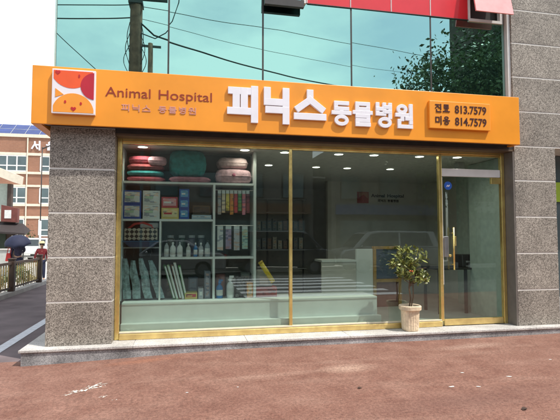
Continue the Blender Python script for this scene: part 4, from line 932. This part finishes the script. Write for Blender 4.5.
def person(label, loc, rot, h, top, pants, hand_r=None, hat=None, lean=0.0, hair_m=None):
    """figure of height h, facing local -Y, one skinned body plus clothing children"""
    s = h/1.7
    t = thing('person', label, 'person', loc); t.rotation_euler = (0, 0, rot); ORIG[t.name] = Vector()
    hr = hand_r or (-.24, -.06, .78)
    J = {'pel': ((0,0,.90), (.13,.10)), 'wst': ((0,-lean*.2,1.05), (.115,.085)), 'chs': ((0,-lean*.6,1.26), (.145,.10)), 'nek': ((0,-lean*.9,1.44), .052), 'hd0': ((0,-lean-.01,1.53), (.075,.085)), 'hd1': ((0,-lean-.02,1.62), (.078,.092)), 'hd2': ((0,-lean-.01,1.69), (.045,.055)),
         'shR': ((-.17,-lean*.7,1.37), .055), 'elR': (((-.24+hr[0])/2-.03, hr[1]*.4, (1.37+hr[2])/2-.05), .04), 'wrR': (hr, .028), 'shL': ((.17,-lean*.7,1.37), .055), 'elL': ((.23,.03,1.10), .04), 'wrL': ((.24,-.05,.86), .028),
         'hpR': ((-.085,0,.85), .088), 'knR': ((-.095,-.02,.48), .058), 'anR': ((-.10,.03,.09), .04), 'toR': ((-.11,-.13,.035), .035), 'hpL': ((.085,0,.85), .088), 'knL': ((.10,-.10,.49), .058), 'anL': ((.10,-.12,.09), .04), 'toL': ((.11,-.28,.035), .035)}
    K = list(J); E = [('pel','wst'),('wst','chs'),('chs','nek'),('nek','hd0'),('hd0','hd1'),('hd1','hd2'),('chs','shR'),('shR','elR'),('elR','wrR'),('chs','shL'),('shL','elL'),('elL','wrL'),('pel','hpR'),('hpR','knR'),('knR','anR'),('anR','toR'),('pel','hpL'),('hpL','knL'),('knL','anL'),('anL','toL')]
    sc = lambda p: tuple(q*s for q in p)
    def grow(keys, infl, mname, m):
        ks = [k for k in K if k in keys]; idx = {k: i for i, k in enumerate(ks)}
        nodes = []
        for k in ks:
            r = J[k][1]; r = r if isinstance(r, tuple) else (r, r); nodes.append((sc(J[k][0]), ((r[0]+infl)*s, (r[1]+infl)*s)))
        me = skin_obj(mname, nodes, [(idx[a], idx[c]) for a, c in E if a in idx and c in idx], m, t, 1, 0)
        return me
    me = grow(K, 0, 'body', M['skin'])
    # hands (palm, five fingers), nose, ears and eyes share the body's mesh
    bm = bmesh.new(); bm.from_mesh(me)
    ex = MB()
    for sd, wk in ((-1,'wrR'),(1,'wrL')):
        w0 = Vector(sc(J[wk][0])); e0 = Vector(sc(J[wk[0:0]+('elR' if sd < 0 else 'elL')][0])); d = (w0-e0).normalized(); sx = Vector((0,-1,0)); sx = (sx - d*sx.dot(d)).normalized()
        nrm = d.cross(sx)
        ex.hexa([w0 - d*.01 + sx*a*.032*s + nrm*c*.012*s for a, c in ((-1,-1),(1,-1),(1,1),(-1,1))], [w0 + d*.085*s + sx*a*.04*s + nrm*c*.012*s for a, c in ((-1,-1),(1,-1),(1,1),(-1,1))])
        for q, ln in ((-.033,.06),(-.011,.072),(.011,.076),(.033,.066)):
            p0 = w0 + d*.08*s + sx*q*s; ex.tube([p0, p0 + d*ln*.5*s + nrm*sd*.008*s, p0 + d*ln*.85*s + nrm*sd*.03*s], [.0095*s,.009*s,.007*s], 6)
        p0 = w0 + d*.025*s + sx*.034*s; ex.tube([p0, p0 + (d*.03+sx*.028)*s, p0 + (d*.06+sx*.03)*s], [.011*s,.010*s,.008*s], 6)
    hc = Vector(sc(J['hd1'][0]))
    ex.sphere(hc + Vector((0,-.10,-.03))*s, .016*s, 8, 6, (1,1.3,1.5))
    for sd in (-1,1): ex.sphere(hc + Vector((sd*.082,.01,-.03))*s, .024*s, 8, 6, (.45,.8,1.3))
    ex.sphere(hc + Vector((0,-.088,-.075))*s, .02*s, 8, 6, (1.3,.5,.5))
    base = len(bm.verts); vs = [bm.verts.new(p) for p in ex.v]
    for f in ex.f:
        try: bm.faces.new([vs[i] for i in f])
        except ValueError: pass
    bmesh.ops.recalc_face_normals(bm, faces=bm.faces); bm.to_mesh(me); bm.free()
    me.materials.clear(); me.materials.append(M['skin'])
    body = bpy.data.objects.new('body', me); COL.objects.link(body); body.parent = t; ORIG[body.name] = Vector()
    for nm, keys, infl, m in (('jacket', ('pel','wst','chs','nek','shR','elR','wrR','shL','elL','wrL'), .016, top), ('trousers', ('pel','hpR','knR','anR','hpL','knL','anL'), .014, pants)):
        keep = J['nek'], J['wrR'], J['wrL']
        J['nek'] = ((0,-lean*.85,1.425), .062)
        for a, c in (('wrR','elR'),('wrL','elL')): J[a] = (tuple(J[c][0][i] + (J[a][0][i]-J[c][0][i])*.86 for i in range(3)), .03)
        me = grow(keys, infl, nm, m); J['nek'], J['wrR'], J['wrL'] = keep
        me.materials.clear(); me.materials.append(m)
        o = bpy.data.objects.new(nm, me); COL.objects.link(o); o.parent = t; ORIG[o.name] = Vector()
    b = MB(); b.sphere(hc + Vector((0,.022,.025))*s, .105*s, 14, 10, (.93,.98,1.0)); o = b.build('hair', hair_m or M['hair'], t, smooth=True)
    for sd, k in ((-1,'R'),(1,'L')):
        a = Vector(sc(J['an'+k][0])); MB().hexa([a+Vector(p)*s for p in ((-.045,-.19,-.09),(.045,-.19,-.09),(.04,.06,-.09),(-.04,.06,-.09))], [a+Vector(p)*s for p in ((-.035,-.17,-.035),(.035,-.17,-.035),(.035,.05,.0),(-.035,.05,.0))]).build('shoe', blackp, t, bevel=.012)
    if hat:
        MB().lathe(hc, [(.17*s,.045*s),(.165*s,.055*s),(.112*s,.06*s),(.105*s,.12*s),(.07*s,.15*s),(.01,.155*s)], 18).build('sun_hat', hat, t, smooth=True)
    return t
PX, PY, PZ = -5.62, 11.4, -.085
person('person in a plum striped jacket and dark trousers walking under a navy umbrella', (PX, PY, PZ), R(188), 1.53, M['plum'], M['navy'], hand_r=(-.10, -.24, 1.08))
u = thing('umbrella', 'open navy umbrella tilted over the person beyond the fence', 'umbrella', (PX, PY-.12, 1.0))
ax = Vector((.03, -.36, 1)).normalized(); apex = Vector((PX+.02, PY-.20, 1.50)); xa = ax.cross(Vector((0,1,0))).normalized(); ya = ax.cross(xa)
b = MB(); n = 32; rings = 6
for i in range(rings+1):
    f = i/rings; rad = .43*math.sin(f*1.25)/math.sin(1.25); dz = -.30*(1-math.cos(f*1.25))/(1-math.cos(1.25))
    for k in range(n):
        a = 2*math.pi*k/n; sag = 1 - .06*f*abs(math.sin(4*a)); b.v.append(apex + (xa*math.cos(a)+ya*math.sin(a))*max(rad*sag, .003) + ax*(dz + .03*f*f*abs(math.sin(4*a))))
for i in range(rings):
    for k in range(n): b.f.append((i*n+k, i*n+(k+1)%n, (i+1)*n+(k+1)%n, (i+1)*n+k))
cnp = b.build('canopy', M['navy'], u, smooth=True)
sm = cnp.modifiers.new('solid', 'SOLIDIFY'); sm.thickness = .004
b = MB(); b.tube([apex + ax*.05, apex - ax*.52], .007, 8); b.build('shaft', M['steel'], u)
b = MB(); b.tube([apex - ax*.52, apex - ax*.60, apex - ax*.63 + xa*.03, apex - ax*.61 + xa*.055], .013, 8); b.build('handle', blackp, u)
b = MB()
for k in range(8):
    a = 2*math.pi*k/8; pts = []
    for i in range(rings+1):
        f = i/rings; pts.append(apex + (xa*math.cos(a)+ya*math.sin(a))*(.425*math.sin(f*1.25)/math.sin(1.25)) + ax*(-.30*(1-math.cos(f*1.25))/(1-math.cos(1.25)) - .008))
    b.tube(pts, .003, 5)
b.build('rib', M['steel'], u)
t = thing('shoulder_bag', 'bright red bag carried beside the person under the umbrella', 'bag', (PX-.28, PY-.1, .7))
MB().hexa([(PX-.36,PY-.16,.62),(PX-.18,PY-.16,.62),(PX-.18,PY-.02,.62),(PX-.36,PY-.02,.62)], [(PX-.33,PY-.13,.90),(PX-.21,PY-.13,.90),(PX-.21,PY-.05,.90),(PX-.33,PY-.05,.90)]).build('pouch', M['red_fabric'], t, bevel=.02)
MB().tube([(PX-.32,PY-.09,.89),(PX-.29,PY-.09,1.05),(PX-.22,PY-.09,1.09),(PX-.20,PY-.09,.97),(PX-.22,PY-.09,.89)], .012, 6).build('strap', M['red_fabric'], t)
person('person in a crimson top, navy trousers and cream sun hat half hidden by the pillar', (-4.92, 11.6, -.085), R(20), 1.34, M['crimson_fabric'], M['navy'], hat=M['cream_fabric'], lean=.05)

# ------------------------------------------------------------------ cars
def car(label, loc, rot, paint, kind='sedan', group=None):
    t = thing('parked_car', label, 'car', loc, group); t.rotation_euler = (0,0,rot); ORIG[t.name] = Vector()
    if kind == 'sedan':
        L_, W_, low = 4.5, 1.74, [(-2.25,.30),(-2.25,.62),(-2.12,.76),(-1.05,.90),(1.35,.94),(2.10,.90),(2.24,.72),(2.24,.30)]; cab = [(-1.10,.89),(-.42,1.36),(.0,1.43),(.75,1.41),(1.55,.93)]
    elif kind == 'van':
        L_, W_, low = 4.7, 1.82, [(-2.35,.32),(-2.35,.80),(-2.20,.98),(-1.75,1.05),(2.28,1.08),(2.33,.8),(2.33,.32)]; cab = [(-1.80,1.04),(-1.15,1.72),(-.7,1.80),(2.0,1.80),(2.24,1.07)]
    hw = W_/2
    b = MB(); n = len(low)
    # lower body with rounded plan: three slices per side
    for y, ins in ((-hw,.10),(-hw*.82,0),(hw*.82,0),(hw,.10)):
        for x, z in low: b.v.append((x*(1-ins*.35), y, z if z > .4 else z))
    for j in range(3):
        for i in range(n): b.f.append((j*n+i, j*n+(i+1)%n, (j+1)*n+(i+1)%n, (j+1)*n+i))
    b.f += [tuple(range(n)), tuple(3*n+i for i in range(n))[::-1]]
    body = b.build('body', paint, t, smooth=False, bevel=.05)
    b = MB(); m_ = len(cab); tz = lambda z: 1 - .20*(z-.9)/(.9 if kind == 'van' else .55)*(.75 if kind == 'van' else 1)
    for y in (-1,1):
        for x, z in cab: b.v.append((x, y*hw*.93*tz(z), z))
    for i in range(m_): b.f.append((i, (i+1)%m_, m_+(i+1)%m_, m_+i))
    b.f += [tuple(range(m_)), tuple(m_+i for i in range(m_))[::-1]]
    cb = b.build('cabin', paint, t, bevel=.04)
    def shrink(pts, k=.86):
        cx = sum(p[0] for p in pts)/len(pts); cz = sum(p[1] for p in pts)/len(pts); return [(cx+(p[0]-cx)*k, cz+(p[1]-cz)*k*.92) for p in pts]
    for y in (-1,1):
        q = shrink(cab, .84); b = MB(); k = len(q)
        for e in (.004, .02): b.v += [(x, y*(hw*.93*tz(z) + e), z) for x, z in q]
        b.f += [tuple(range(k)), tuple(k+i for i in range(k))[::-1]] + [(i,(i+1)%k,k+(i+1)%k,k+i) for i in range(k)]
        sw = b.build('side_window', M['car_glass'], t)
        b = MB(); xm = .35
        b.hexa([(xm-.04, y*(hw*.93*tz(q[0][1])+.0205), q[0][1]),(xm+.04, y*(hw*.93*tz(q[0][1])+.0205), q[0][1]),(xm+.04, y*(hw*.93*tz(q[0][1])+.026), q[0][1]),(xm-.04, y*(hw*.93*tz(q[0][1])+.026), q[0][1])],
               [(xm-.04, y*(hw*.93*tz(q[2][1])+.0205), q[2][1]-.01),(xm+.04, y*(hw*.93*tz(q[2][1])+.0205), q[2][1]-.01),(xm+.04, y*(hw*.93*tz(q[2][1])+.026), q[2][1]-.01),(xm-.04, y*(hw*.93*tz(q[2][1])+.026), q[2][1]-.01)])
        b.build('pillar', paint, sw)
    for nm, (xa_, za_), (xb_, zb_), sgn in (('windscreen', cab[0], cab[1], -1), ('rear_window', cab[-1], cab[-2], 1)):
        d = Vector((xb_-xa_, 0, zb_-za_)); nrm = Vector((-d.z, 0, d.x)).normalized()
        if nrm.x*sgn < 0: nrm = -nrm
        b = MB(); P = []
        for f in (.1,.92):
            x, z = xa_ + d.x*f, za_ + d.z*f; yw = hw*.93*tz(z)*.88; P.append((x, z, yw))
        lo = [Vector((P[0][0], s_*P[0][2], P[0][1])) for s_ in (-1,1)] + [Vector((P[1][0], s_*P[1][2], P[1][1])) for s_ in (1,-1)]
        b.hexa([p + nrm*.002 for p in lo], [p + nrm*.015 for p in lo]); b.build(nm, M['car_glass'], t)
    for x in (-1.38, 1.35):
        for y in (-1,1):
            wb = MB(); wb.tube([(x, y*(hw-.20), .31),(x, y*(hw+.005), .31)], .31, 22); wh = wb.build('wheel', M['rubber'], t)
            MB().tube([(x, y*(hw+.006), .31),(x, y*(hw+.016), .31)], .20, 18).build('rim', pm('dark_alloy', (.10,.10,.105), .4), wh)
    fx = low[1][0]
    for y in (-1,1):
        MB().hexa([(fx-.012,y*.80,.60),(fx-.012,y*.45,.58),(fx+.10,y*.45,.58),(fx+.16,y*.82,.60)], [(fx+.03,y*.82,.76),(fx+.005,y*.45,.70),(fx+.10,y*.45,.72),(fx+.18,y*.84,.76)]).build('headlight', M['headlamp'], t)
        ex_ = low[-2][0]; MB().box(ex_-.05, ex_+.012, min(y*.5,y*.82), max(y*.5,y*.82), .68, .84).build('tail_light', M['tail'], t)
    MB().box(fx-.015, fx+.02, -.55, .55, .36, .50).build('grille', blackp, t); MB().box(fx-.02, fx-.016, -.26, .26, .42, .53).build('number_plate', whitep, t)
    for y in (-1,1): MB().sphere((cab[0][0]+.35, y*(hw+.06), cab[0][1]+.08), .09, 10, 6, (.6,1,.75)).build('wing_mirror', paint, t, smooth=True)
    return t
car('white car parked nose out beyond the fence in the side street', (-8.95, 25.5, -.085), R(90), M['car_white'])
CG = 'cars parked across the main road'
car('silver sedan reflected in the left window pane', (-0.6, -12.3, -.11), 0, M['car_silver'], 'sedan', CG)
car('dark van reflected beside the brass mullion', (4.0, -13.0, -.11), R(180), M['car_dark'], 'van', CG)
car('grey van reflected behind the potted plant', (8.9, -12.9, -.11), 0, M['car_silver'], 'van', CG)

# ------------------------------------------------------------------ side street background
sc_ = thing('school_building', 'three storey orange brick building with white bands and blue solar panels at the street end', 'building', (-19, 46, 0))
FY = 41.0
box('wall', M['brick'], sc_, -34, -5, FY, 52, -.25, 10.85)
for z0, z1, e in ((10.65,10.95,.12),(8.95,9.2,.06),(7.2,7.42,.10),(6.0,6.2,.06),(4.2,4.42,.10),(3.05,3.28,.06)): box('white_band', M['cream'], sc_, -34, -5, FY-e, FY-.002, z0, z1)
def school_window(x0, x1, z0, z1, n):
    f = MB(); f.box(x0, x1, FY-.05, FY-.003, z0, z0+.10); f.box(x0, x1, FY-.05, FY-.003, z1-.10, z1); zt = z0 + (z1-z0)*.36; f.box(x0, x1, FY-.05, FY-.003, zt-.05, zt+.05)
    for k in range(n+1): x = x0 + (x1-x0)*k/n; f.box(x-.055, x+.055, FY-.055, FY-.0035, z0+.10, z1-.10)
    fr = f.build('window', M['white_metal'], sc_); box('pane', M['window_dark'], fr, x0+.02, x1-.02, FY-.03, FY-.004, z0+.02, z1-.02)
for x0, x1, n in ((-23.4,-20.2,4),(-18.6,-14.4,5),(-13.2,-9.2,5)): school_window(x0, x1, 7.43, 8.94, n)
for x0, x1, n in ((-23.4,-20.2,4),(-19.6,-17,3),(-15.95,-14.4,2),(-13.2,-9.2,5)): school_window(x0, x1, 4.43, 5.99, n)
for x0, x1, n in ((-19.2,-16.6,3),(-15.5,-14.5,1),(-13.2,-9.2,4)): school_window(x0, x1, 1.4, 3.04, n)
b = MB(); b.tube([(-14.35,FY-.08,0),(-14.35,FY-.08,10.6)], .06, 8); b.build('drainpipe', M['cream'], sc_)
for i in range(16):
    x = -26 + i*1.25
    p = MB().hexa([(x,FY+.25,10.98),(x+1.21,FY+.25,10.98),(x+1.21,FY+.30,10.94),(x,FY+.30,10.94)], [(x,FY+2.0,12.25),(x+1.21,FY+2.0,12.25),(x+1.21,FY+2.05,12.2),(x,FY+2.05,12.2)]).build('solar_panel', M['solar'], sc_)
    b = MB(); b.bar((x+.02,FY+.245,10.99),(x+.02,FY+1.99,12.262),.05,.03); b.bar((x,FY+1.13,11.63),(x+1.2,FY+1.13,11.63),.04,.03); b.build('grid_line', M['steel'], p)
glyph(MB(), 'seo', -14.05, -13.2, 9.45, 10.35, .13, FY, .12).build('letter', M['letter_white'], sc_)
glyph(MB(), 'ul', -12.75, -11.9, 9.45, 10.35, .13, FY, .12).build('letter', M['letter_white'], sc_)

hs = thing('small_house', 'small pale house with a sloping cream roof at the left edge', 'house', (-11, 22, 0))
box('wall', pm('pale_green_render', (.42,.48,.42), .8), hs, -13.5, -9.0, 20.3, 21.0, -.1, 4.2)
MB().hexa([(-13.8,19.8,6.3),(-13.8,21.1,6.3),(-8.55,21.1,4.22),(-8.55,19.8,4.22)], [(-13.8,19.8,6.75),(-13.8,21.1,6.75),(-8.5,21.1,4.66),(-8.5,19.8,4.66)]).build('roof', M['cream'], hs)
box('corner_post', M['brown_paint'], hs, -8.99, -8.80, 20.2, 20.5, -.1, 4.18)
ks = thing('snack_kiosk', 'dark kiosk with a red brown signboard and drooping dark awning beyond the fence', 'kiosk', (-8.3, 17.8, 0))
box('wall', M['brown_paint'], ks, -9.8, -7.62, 17.3, 17.75, -.1, 2.15)
sbd = MB().hexa([(-8.15,17.02,2.14),(-7.46,17.02,2.10),(-7.46,17.28,2.10),(-8.15,17.28,2.14)], [(-8.15,17.02,2.90),(-7.46,17.02,2.74),(-7.46,17.28,2.74),(-8.15,17.28,2.90)]).build('signboard', M['red_brown'], ks)
box('sign_patch', whitep, sbd, -8.0, -7.72, 17.0, 17.015, 2.28, 2.66)
MB().hexa([(-9.9,16.6,1.72),(-6.95,16.4,1.52),(-6.95,17.28,1.72),(-9.9,17.28,2.0)], [(-9.9,16.6,1.80),(-6.95,16.4,1.60),(-7.3,17.28,2.06),(-9.9,17.28,2.12)]).build('awning', pm('dark_awning_cloth', (.035,.026,.026), .8), ks)
box('menu_board', whitep, ks, -7.75, -7.5, 17.2, 17.29, 1.25, 1.5); box('shutter', pm('dark_green_shutter', (.03,.045,.03), .7), ks, -9.6, -8.0, 17.24, 17.295, .1, 1.6)
b = MB(); b.tube([(-9.8,16.65,-.09),(-9.8,16.65,1.72)], .03, 8); b.tube([(-7.0,16.45,-.09),(-7.0,16.45,1.52)], .03, 8); b.build('awning_post', M['dark_metal'], ks)
ub = thing('utility_box', 'pale grey street cabinet at the left edge behind the fence', 'cabinet', (-6.5, 12.2, 0))
box('cabinet', pm('pale_grey_steel', (.48,.50,.47), .6), ub, -6.95, -6.16, 12.0, 12.5, .02, .98, bevel=.02); box('cap', M['concrete'], ub, -7.0, -6.12, 11.96, 12.54, .982, 1.02); box('plinth', M['concrete'], ub, -7.0, -6.12, 11.96, 12.54, -.09, .019)
sp = thing('street_post', 'slim street post with white lower half beside the white car', 'post', (-7.7, 21.5, -.09))
MB().tube([(-7.72,21.5,-.09),(-7.72,21.5,2.3)], .055, 10).build('lower_sleeve', M['white_metal'], sp, smooth=True); MB().tube([(-7.72,21.5,2.301),(-7.72,21.5,6.4)], .03, 10).build('upper_post', M['dark_metal'], sp, smooth=True)
MB().tube([(-7.72,21.5,6.3),(-7.3,21.5,6.5),(-6.9,21.5,6.5)], .035, 8).build('lamp_arm', M['dark_metal'], sp, smooth=True)
for i, (x, y, h_, l) in enumerate(((-7.0,30,2.0,'dusty green bush beyond the white car'), (-10.8,29,2.4,'taller dark bush behind the kiosk'), (-9.6,14.6,1.5,'dark green bush left of the kiosk awning'))):
    t = thing('bush', l, 'bush', (x, y, -.09)); leaves(MB(), (x,y,h_*.5), (1.0,.8,h_*.5), 420, .22, 14, 70+i, .9, .1).build('foliage', M['leaf_dark' if i else 'leaf_mid'], t); MB().tube([(x,y,-.1),(x+.05,y,h_*.6)], [.06,.03], 6).build('stem', M['bark'], t)

# ------------------------------------------------------------------ across the main road (seen in the glass)
up_ = thing('utility_pole', 'thick dark utility pole with transformers reflected in the upper glazing', 'pole', (-1.53, -7.9, 0))
MB().tube([(-1.53,-7.9,-.12),(-1.53,-7.9,11.5)], [.24,.165], 16).build('shaft', M['pole_concrete'], up_, smooth=True)
MB().box(-2.5, -.3, -7.98, -7.9, 9.55, 9.65).box(-2.2, -.6, -7.98, -7.9, 8.72, 8.80).build('crossarm', M['dark_metal'], up_)
for x in (-2.08, -.93): MB().lathe((x,-7.8,8.85), [(.16,0),(.24,.05),(.24,.65),(.20,.72),(.05,.76)], 14).build('transformer', pm('grey_transformer', (.12,.12,.12), .6), up_, smooth=True)
MB().box(-1.75,-1.33,-8.15,-7.65,8.50,8.60).build('platform', M['dark_metal'], up_)
def sag(p, q, d, n=14): p, q = Vector(p), Vector(q); return [p.lerp(q, k/n) - Vector((0,0,4*d*(k/n)*(1-k/n))) for k in range(n+1)]
b = MB(); rw = random.Random(3)
for sx in (-1,1):
    for k in range(3):
        z = 7.9 - .35*k; b.tube([(-1.53+sx*(.17+(.07+.045*k)*math.sin(math.pi*q/12)**1.3),-7.75,z-.075*q) for q in range(13)], .011, 6)
ths = b.build('cable_loop', M['wire'], up_)
def wire(label, pts, r): tag(MB().tube(pts, r, 6).build('overhead_wire', M['wire']), label, 'wire', 'overhead wires reflected in the upper glazing')
wire('thick sagging cable running right from the utility pole', [(-1.42,-7.8,7.95)] + sag((-1.0,-8.1,7.70),(7.6,-13.8,8.45),.22) + sag((7.6,-13.8,8.45),(24,-24,10.5),.1)[1:], .026)
wire('thin high wire sloping down to the right across the glazing', sag((-1.42,-7.9,8.50),(3.6,-10.8,9.50),.03) + sag((3.6,-10.8,9.50),(24,-21,12.6),.1)[1:], .011)
wire('level wire leaving the pole at the height of the crossarm', sag((-1.6,-7.9,8.54),(-5.5,-7.9,8.18),.05), .014)
wire('thicker spliced wire below the crossarm', sag((-1.6,-7.9,8.12),(-5.5,-9.0,8.30),.06), .018)
wire('diagonal stay wire slanting down to the left of the pole', [(-4.6,-7.8,8.2),(-2.5,-7.8,6.3),(-1.9,-7.8,5.7)], .012)
wire('curved drop wire looping up from the right of the pole', [(-1.42,-7.8,7.62),(-.95,-7.9,7.52),(-.65,-8.0,7.75),(-.35,-8.1,8.2),(-.15,-8.2,8.9),(-.1,-8.2,9.6)], .016)
wire('lowest thin wire passing just above the sign', sag((-1.9,-19,9.9),(12,-19.5,10.0),.5), .022)
wire('second low thin wire passing just above the sign', sag((-9,-18.5,10.3),(-1.9,-19,9.9),.25), .022)
wire('faint middle wire sloping to the right across the glazing', sag((-1.42,-7.9,8.1),(16,-19,11.2),.35), .008)
u2 = thing('utility_pole', 'distant slender utility pole right of the thick one', 'pole', (-1.94,-19,0))
MB().tube([(-1.94,-19,0),(-1.94,-19,11.8)], [.22,.13], 12).build('shaft', M['pole_concrete'], u2, smooth=True); MB().box(-2.5,-1.38,-19.05,-18.95,11.6,11.7).build('crossarm', M['dark_metal'], u2)
def block(label, x0, x1, y0, y1, h_, m, rows, colsn, floor='shopfront'):
    t = thing('street_building', label, 'building', ((x0+x1)/2, y0, 0), 'buildings across the main road')
    box('wall', m, t, x0, x1, y1, y0, -.2, h_); box('parapet', M['concrete'], t, x0-.05, x1+.05, y0-.4, y0+.05, h_+.001, h_+.25)
    for r_ in range(rows):
        for c_ in range(colsn):
            wx = x0 + (x1-x0)*(c_+.5)/colsn; z = 3.6 + 3.0*r_; wd = (x1-x0)/colsn*.55
            if z+1.4 > h_: continue
            f = box('window', M['dark_metal'], t, wx-wd/2, wx+wd/2, y0+.003, y0+.05, z, z+1.4); box('pane', M['window_dark'], f, wx-wd/2+.06, wx+wd/2-.06, y0+.051, y0+.07, z+.06, z+1.34)
    f = box('shopfront', M['dark_metal'], t, x0+.3, x1-.3, y0+.003, y0+.08, .05, 2.7); box('pane', M['window_dark'], f, x0+.5, x1-.5, y0+.081, y0+.1, .45, 2.35)
    box('fascia', pm(floor, {'grey_fascia':(.3,.3,.32),'blue_fascia':(.06,.1,.25),'brown_fascia':(.14,.08,.05)}[floor]), t, x0+.2, x1-.2, y0+.081, y0+.25, 2.71, 3.3)
block('low brown brick building reflected at the left of the window', -14, -4.5, -19.0, -28, 6.6, M['brick_dark'], 1, 4, 'grey_fascia')
block('low grey rendered building reflected behind the shelves', -4.4, 7.25, -19.0, -28, 6.9, M['grey_render'], 1, 5, 'brown_fascia')
block('low grey building reflected behind the wall sign', 8.35, 15.6, -19.0, -28, 6.6, M['grey_render'], 1, 3, 'blue_fascia')
block('tall dark brick building reflected at the right of the upper glazing', 14.9, 32, -15.4, -17.6, 15.5, M['brick_dark'], 3, 7, 'grey_fascia')
gw = thing('garden_wall', 'low wall closing the gap between the buildings opposite', 'wall', (7.8,-20,0)); box('wall', M['grey_render'], gw, 7.3, 8.3, -20.4, -20.0, -.2, 4.9); box('coping', M['concrete'], gw, 7.3, 8.3, -20.45, -19.95, 4.901, 5.0)
def tree(label, x, y, h_, rad, cnt, seed, m='leaf_dark'):
    t = thing('street_tree', label, 'tree', (x,y,0), 'street trees across the main road'); b = MB(); r = random.Random(seed)
    b.tube([(x,y,-.1),(x+.05,y,h_*.3),(x-.1,y,h_*.55),(x,y,h_*.85)], [.24,.19,.13,.04], 10)
    for k in range(9):
        a = r.uniform(0,6.28); z = h_*r.uniform(.38,.7); l = rad[0]*r.uniform(.5,.85)
        b.tube([(x,y,z),(x+l*.5*math.cos(a),y+l*.5*math.sin(a),z+.5),(x+l*math.cos(a),y+l*math.sin(a),z+1.2)], [.08,.05,.02], 6)
    b.build('trunk', M['bark'], t, smooth=True)
    leaves(MB(), (x,y,h_-rad[2]*.95), rad, cnt, .21, 60, seed, 1.2, .1).build('crown', M[m], t)
tree('leafy street tree in front of the tall dark building', 13.0, -13.2, 10.6, (3.0,1.9,3.7), 15000, 21, 'leaf_tree')
tree('darker street tree beside the tall building', 16.2, -13.6, 13.0, (2.4,1.5,4.4), 9000, 22, 'leaf_tree')
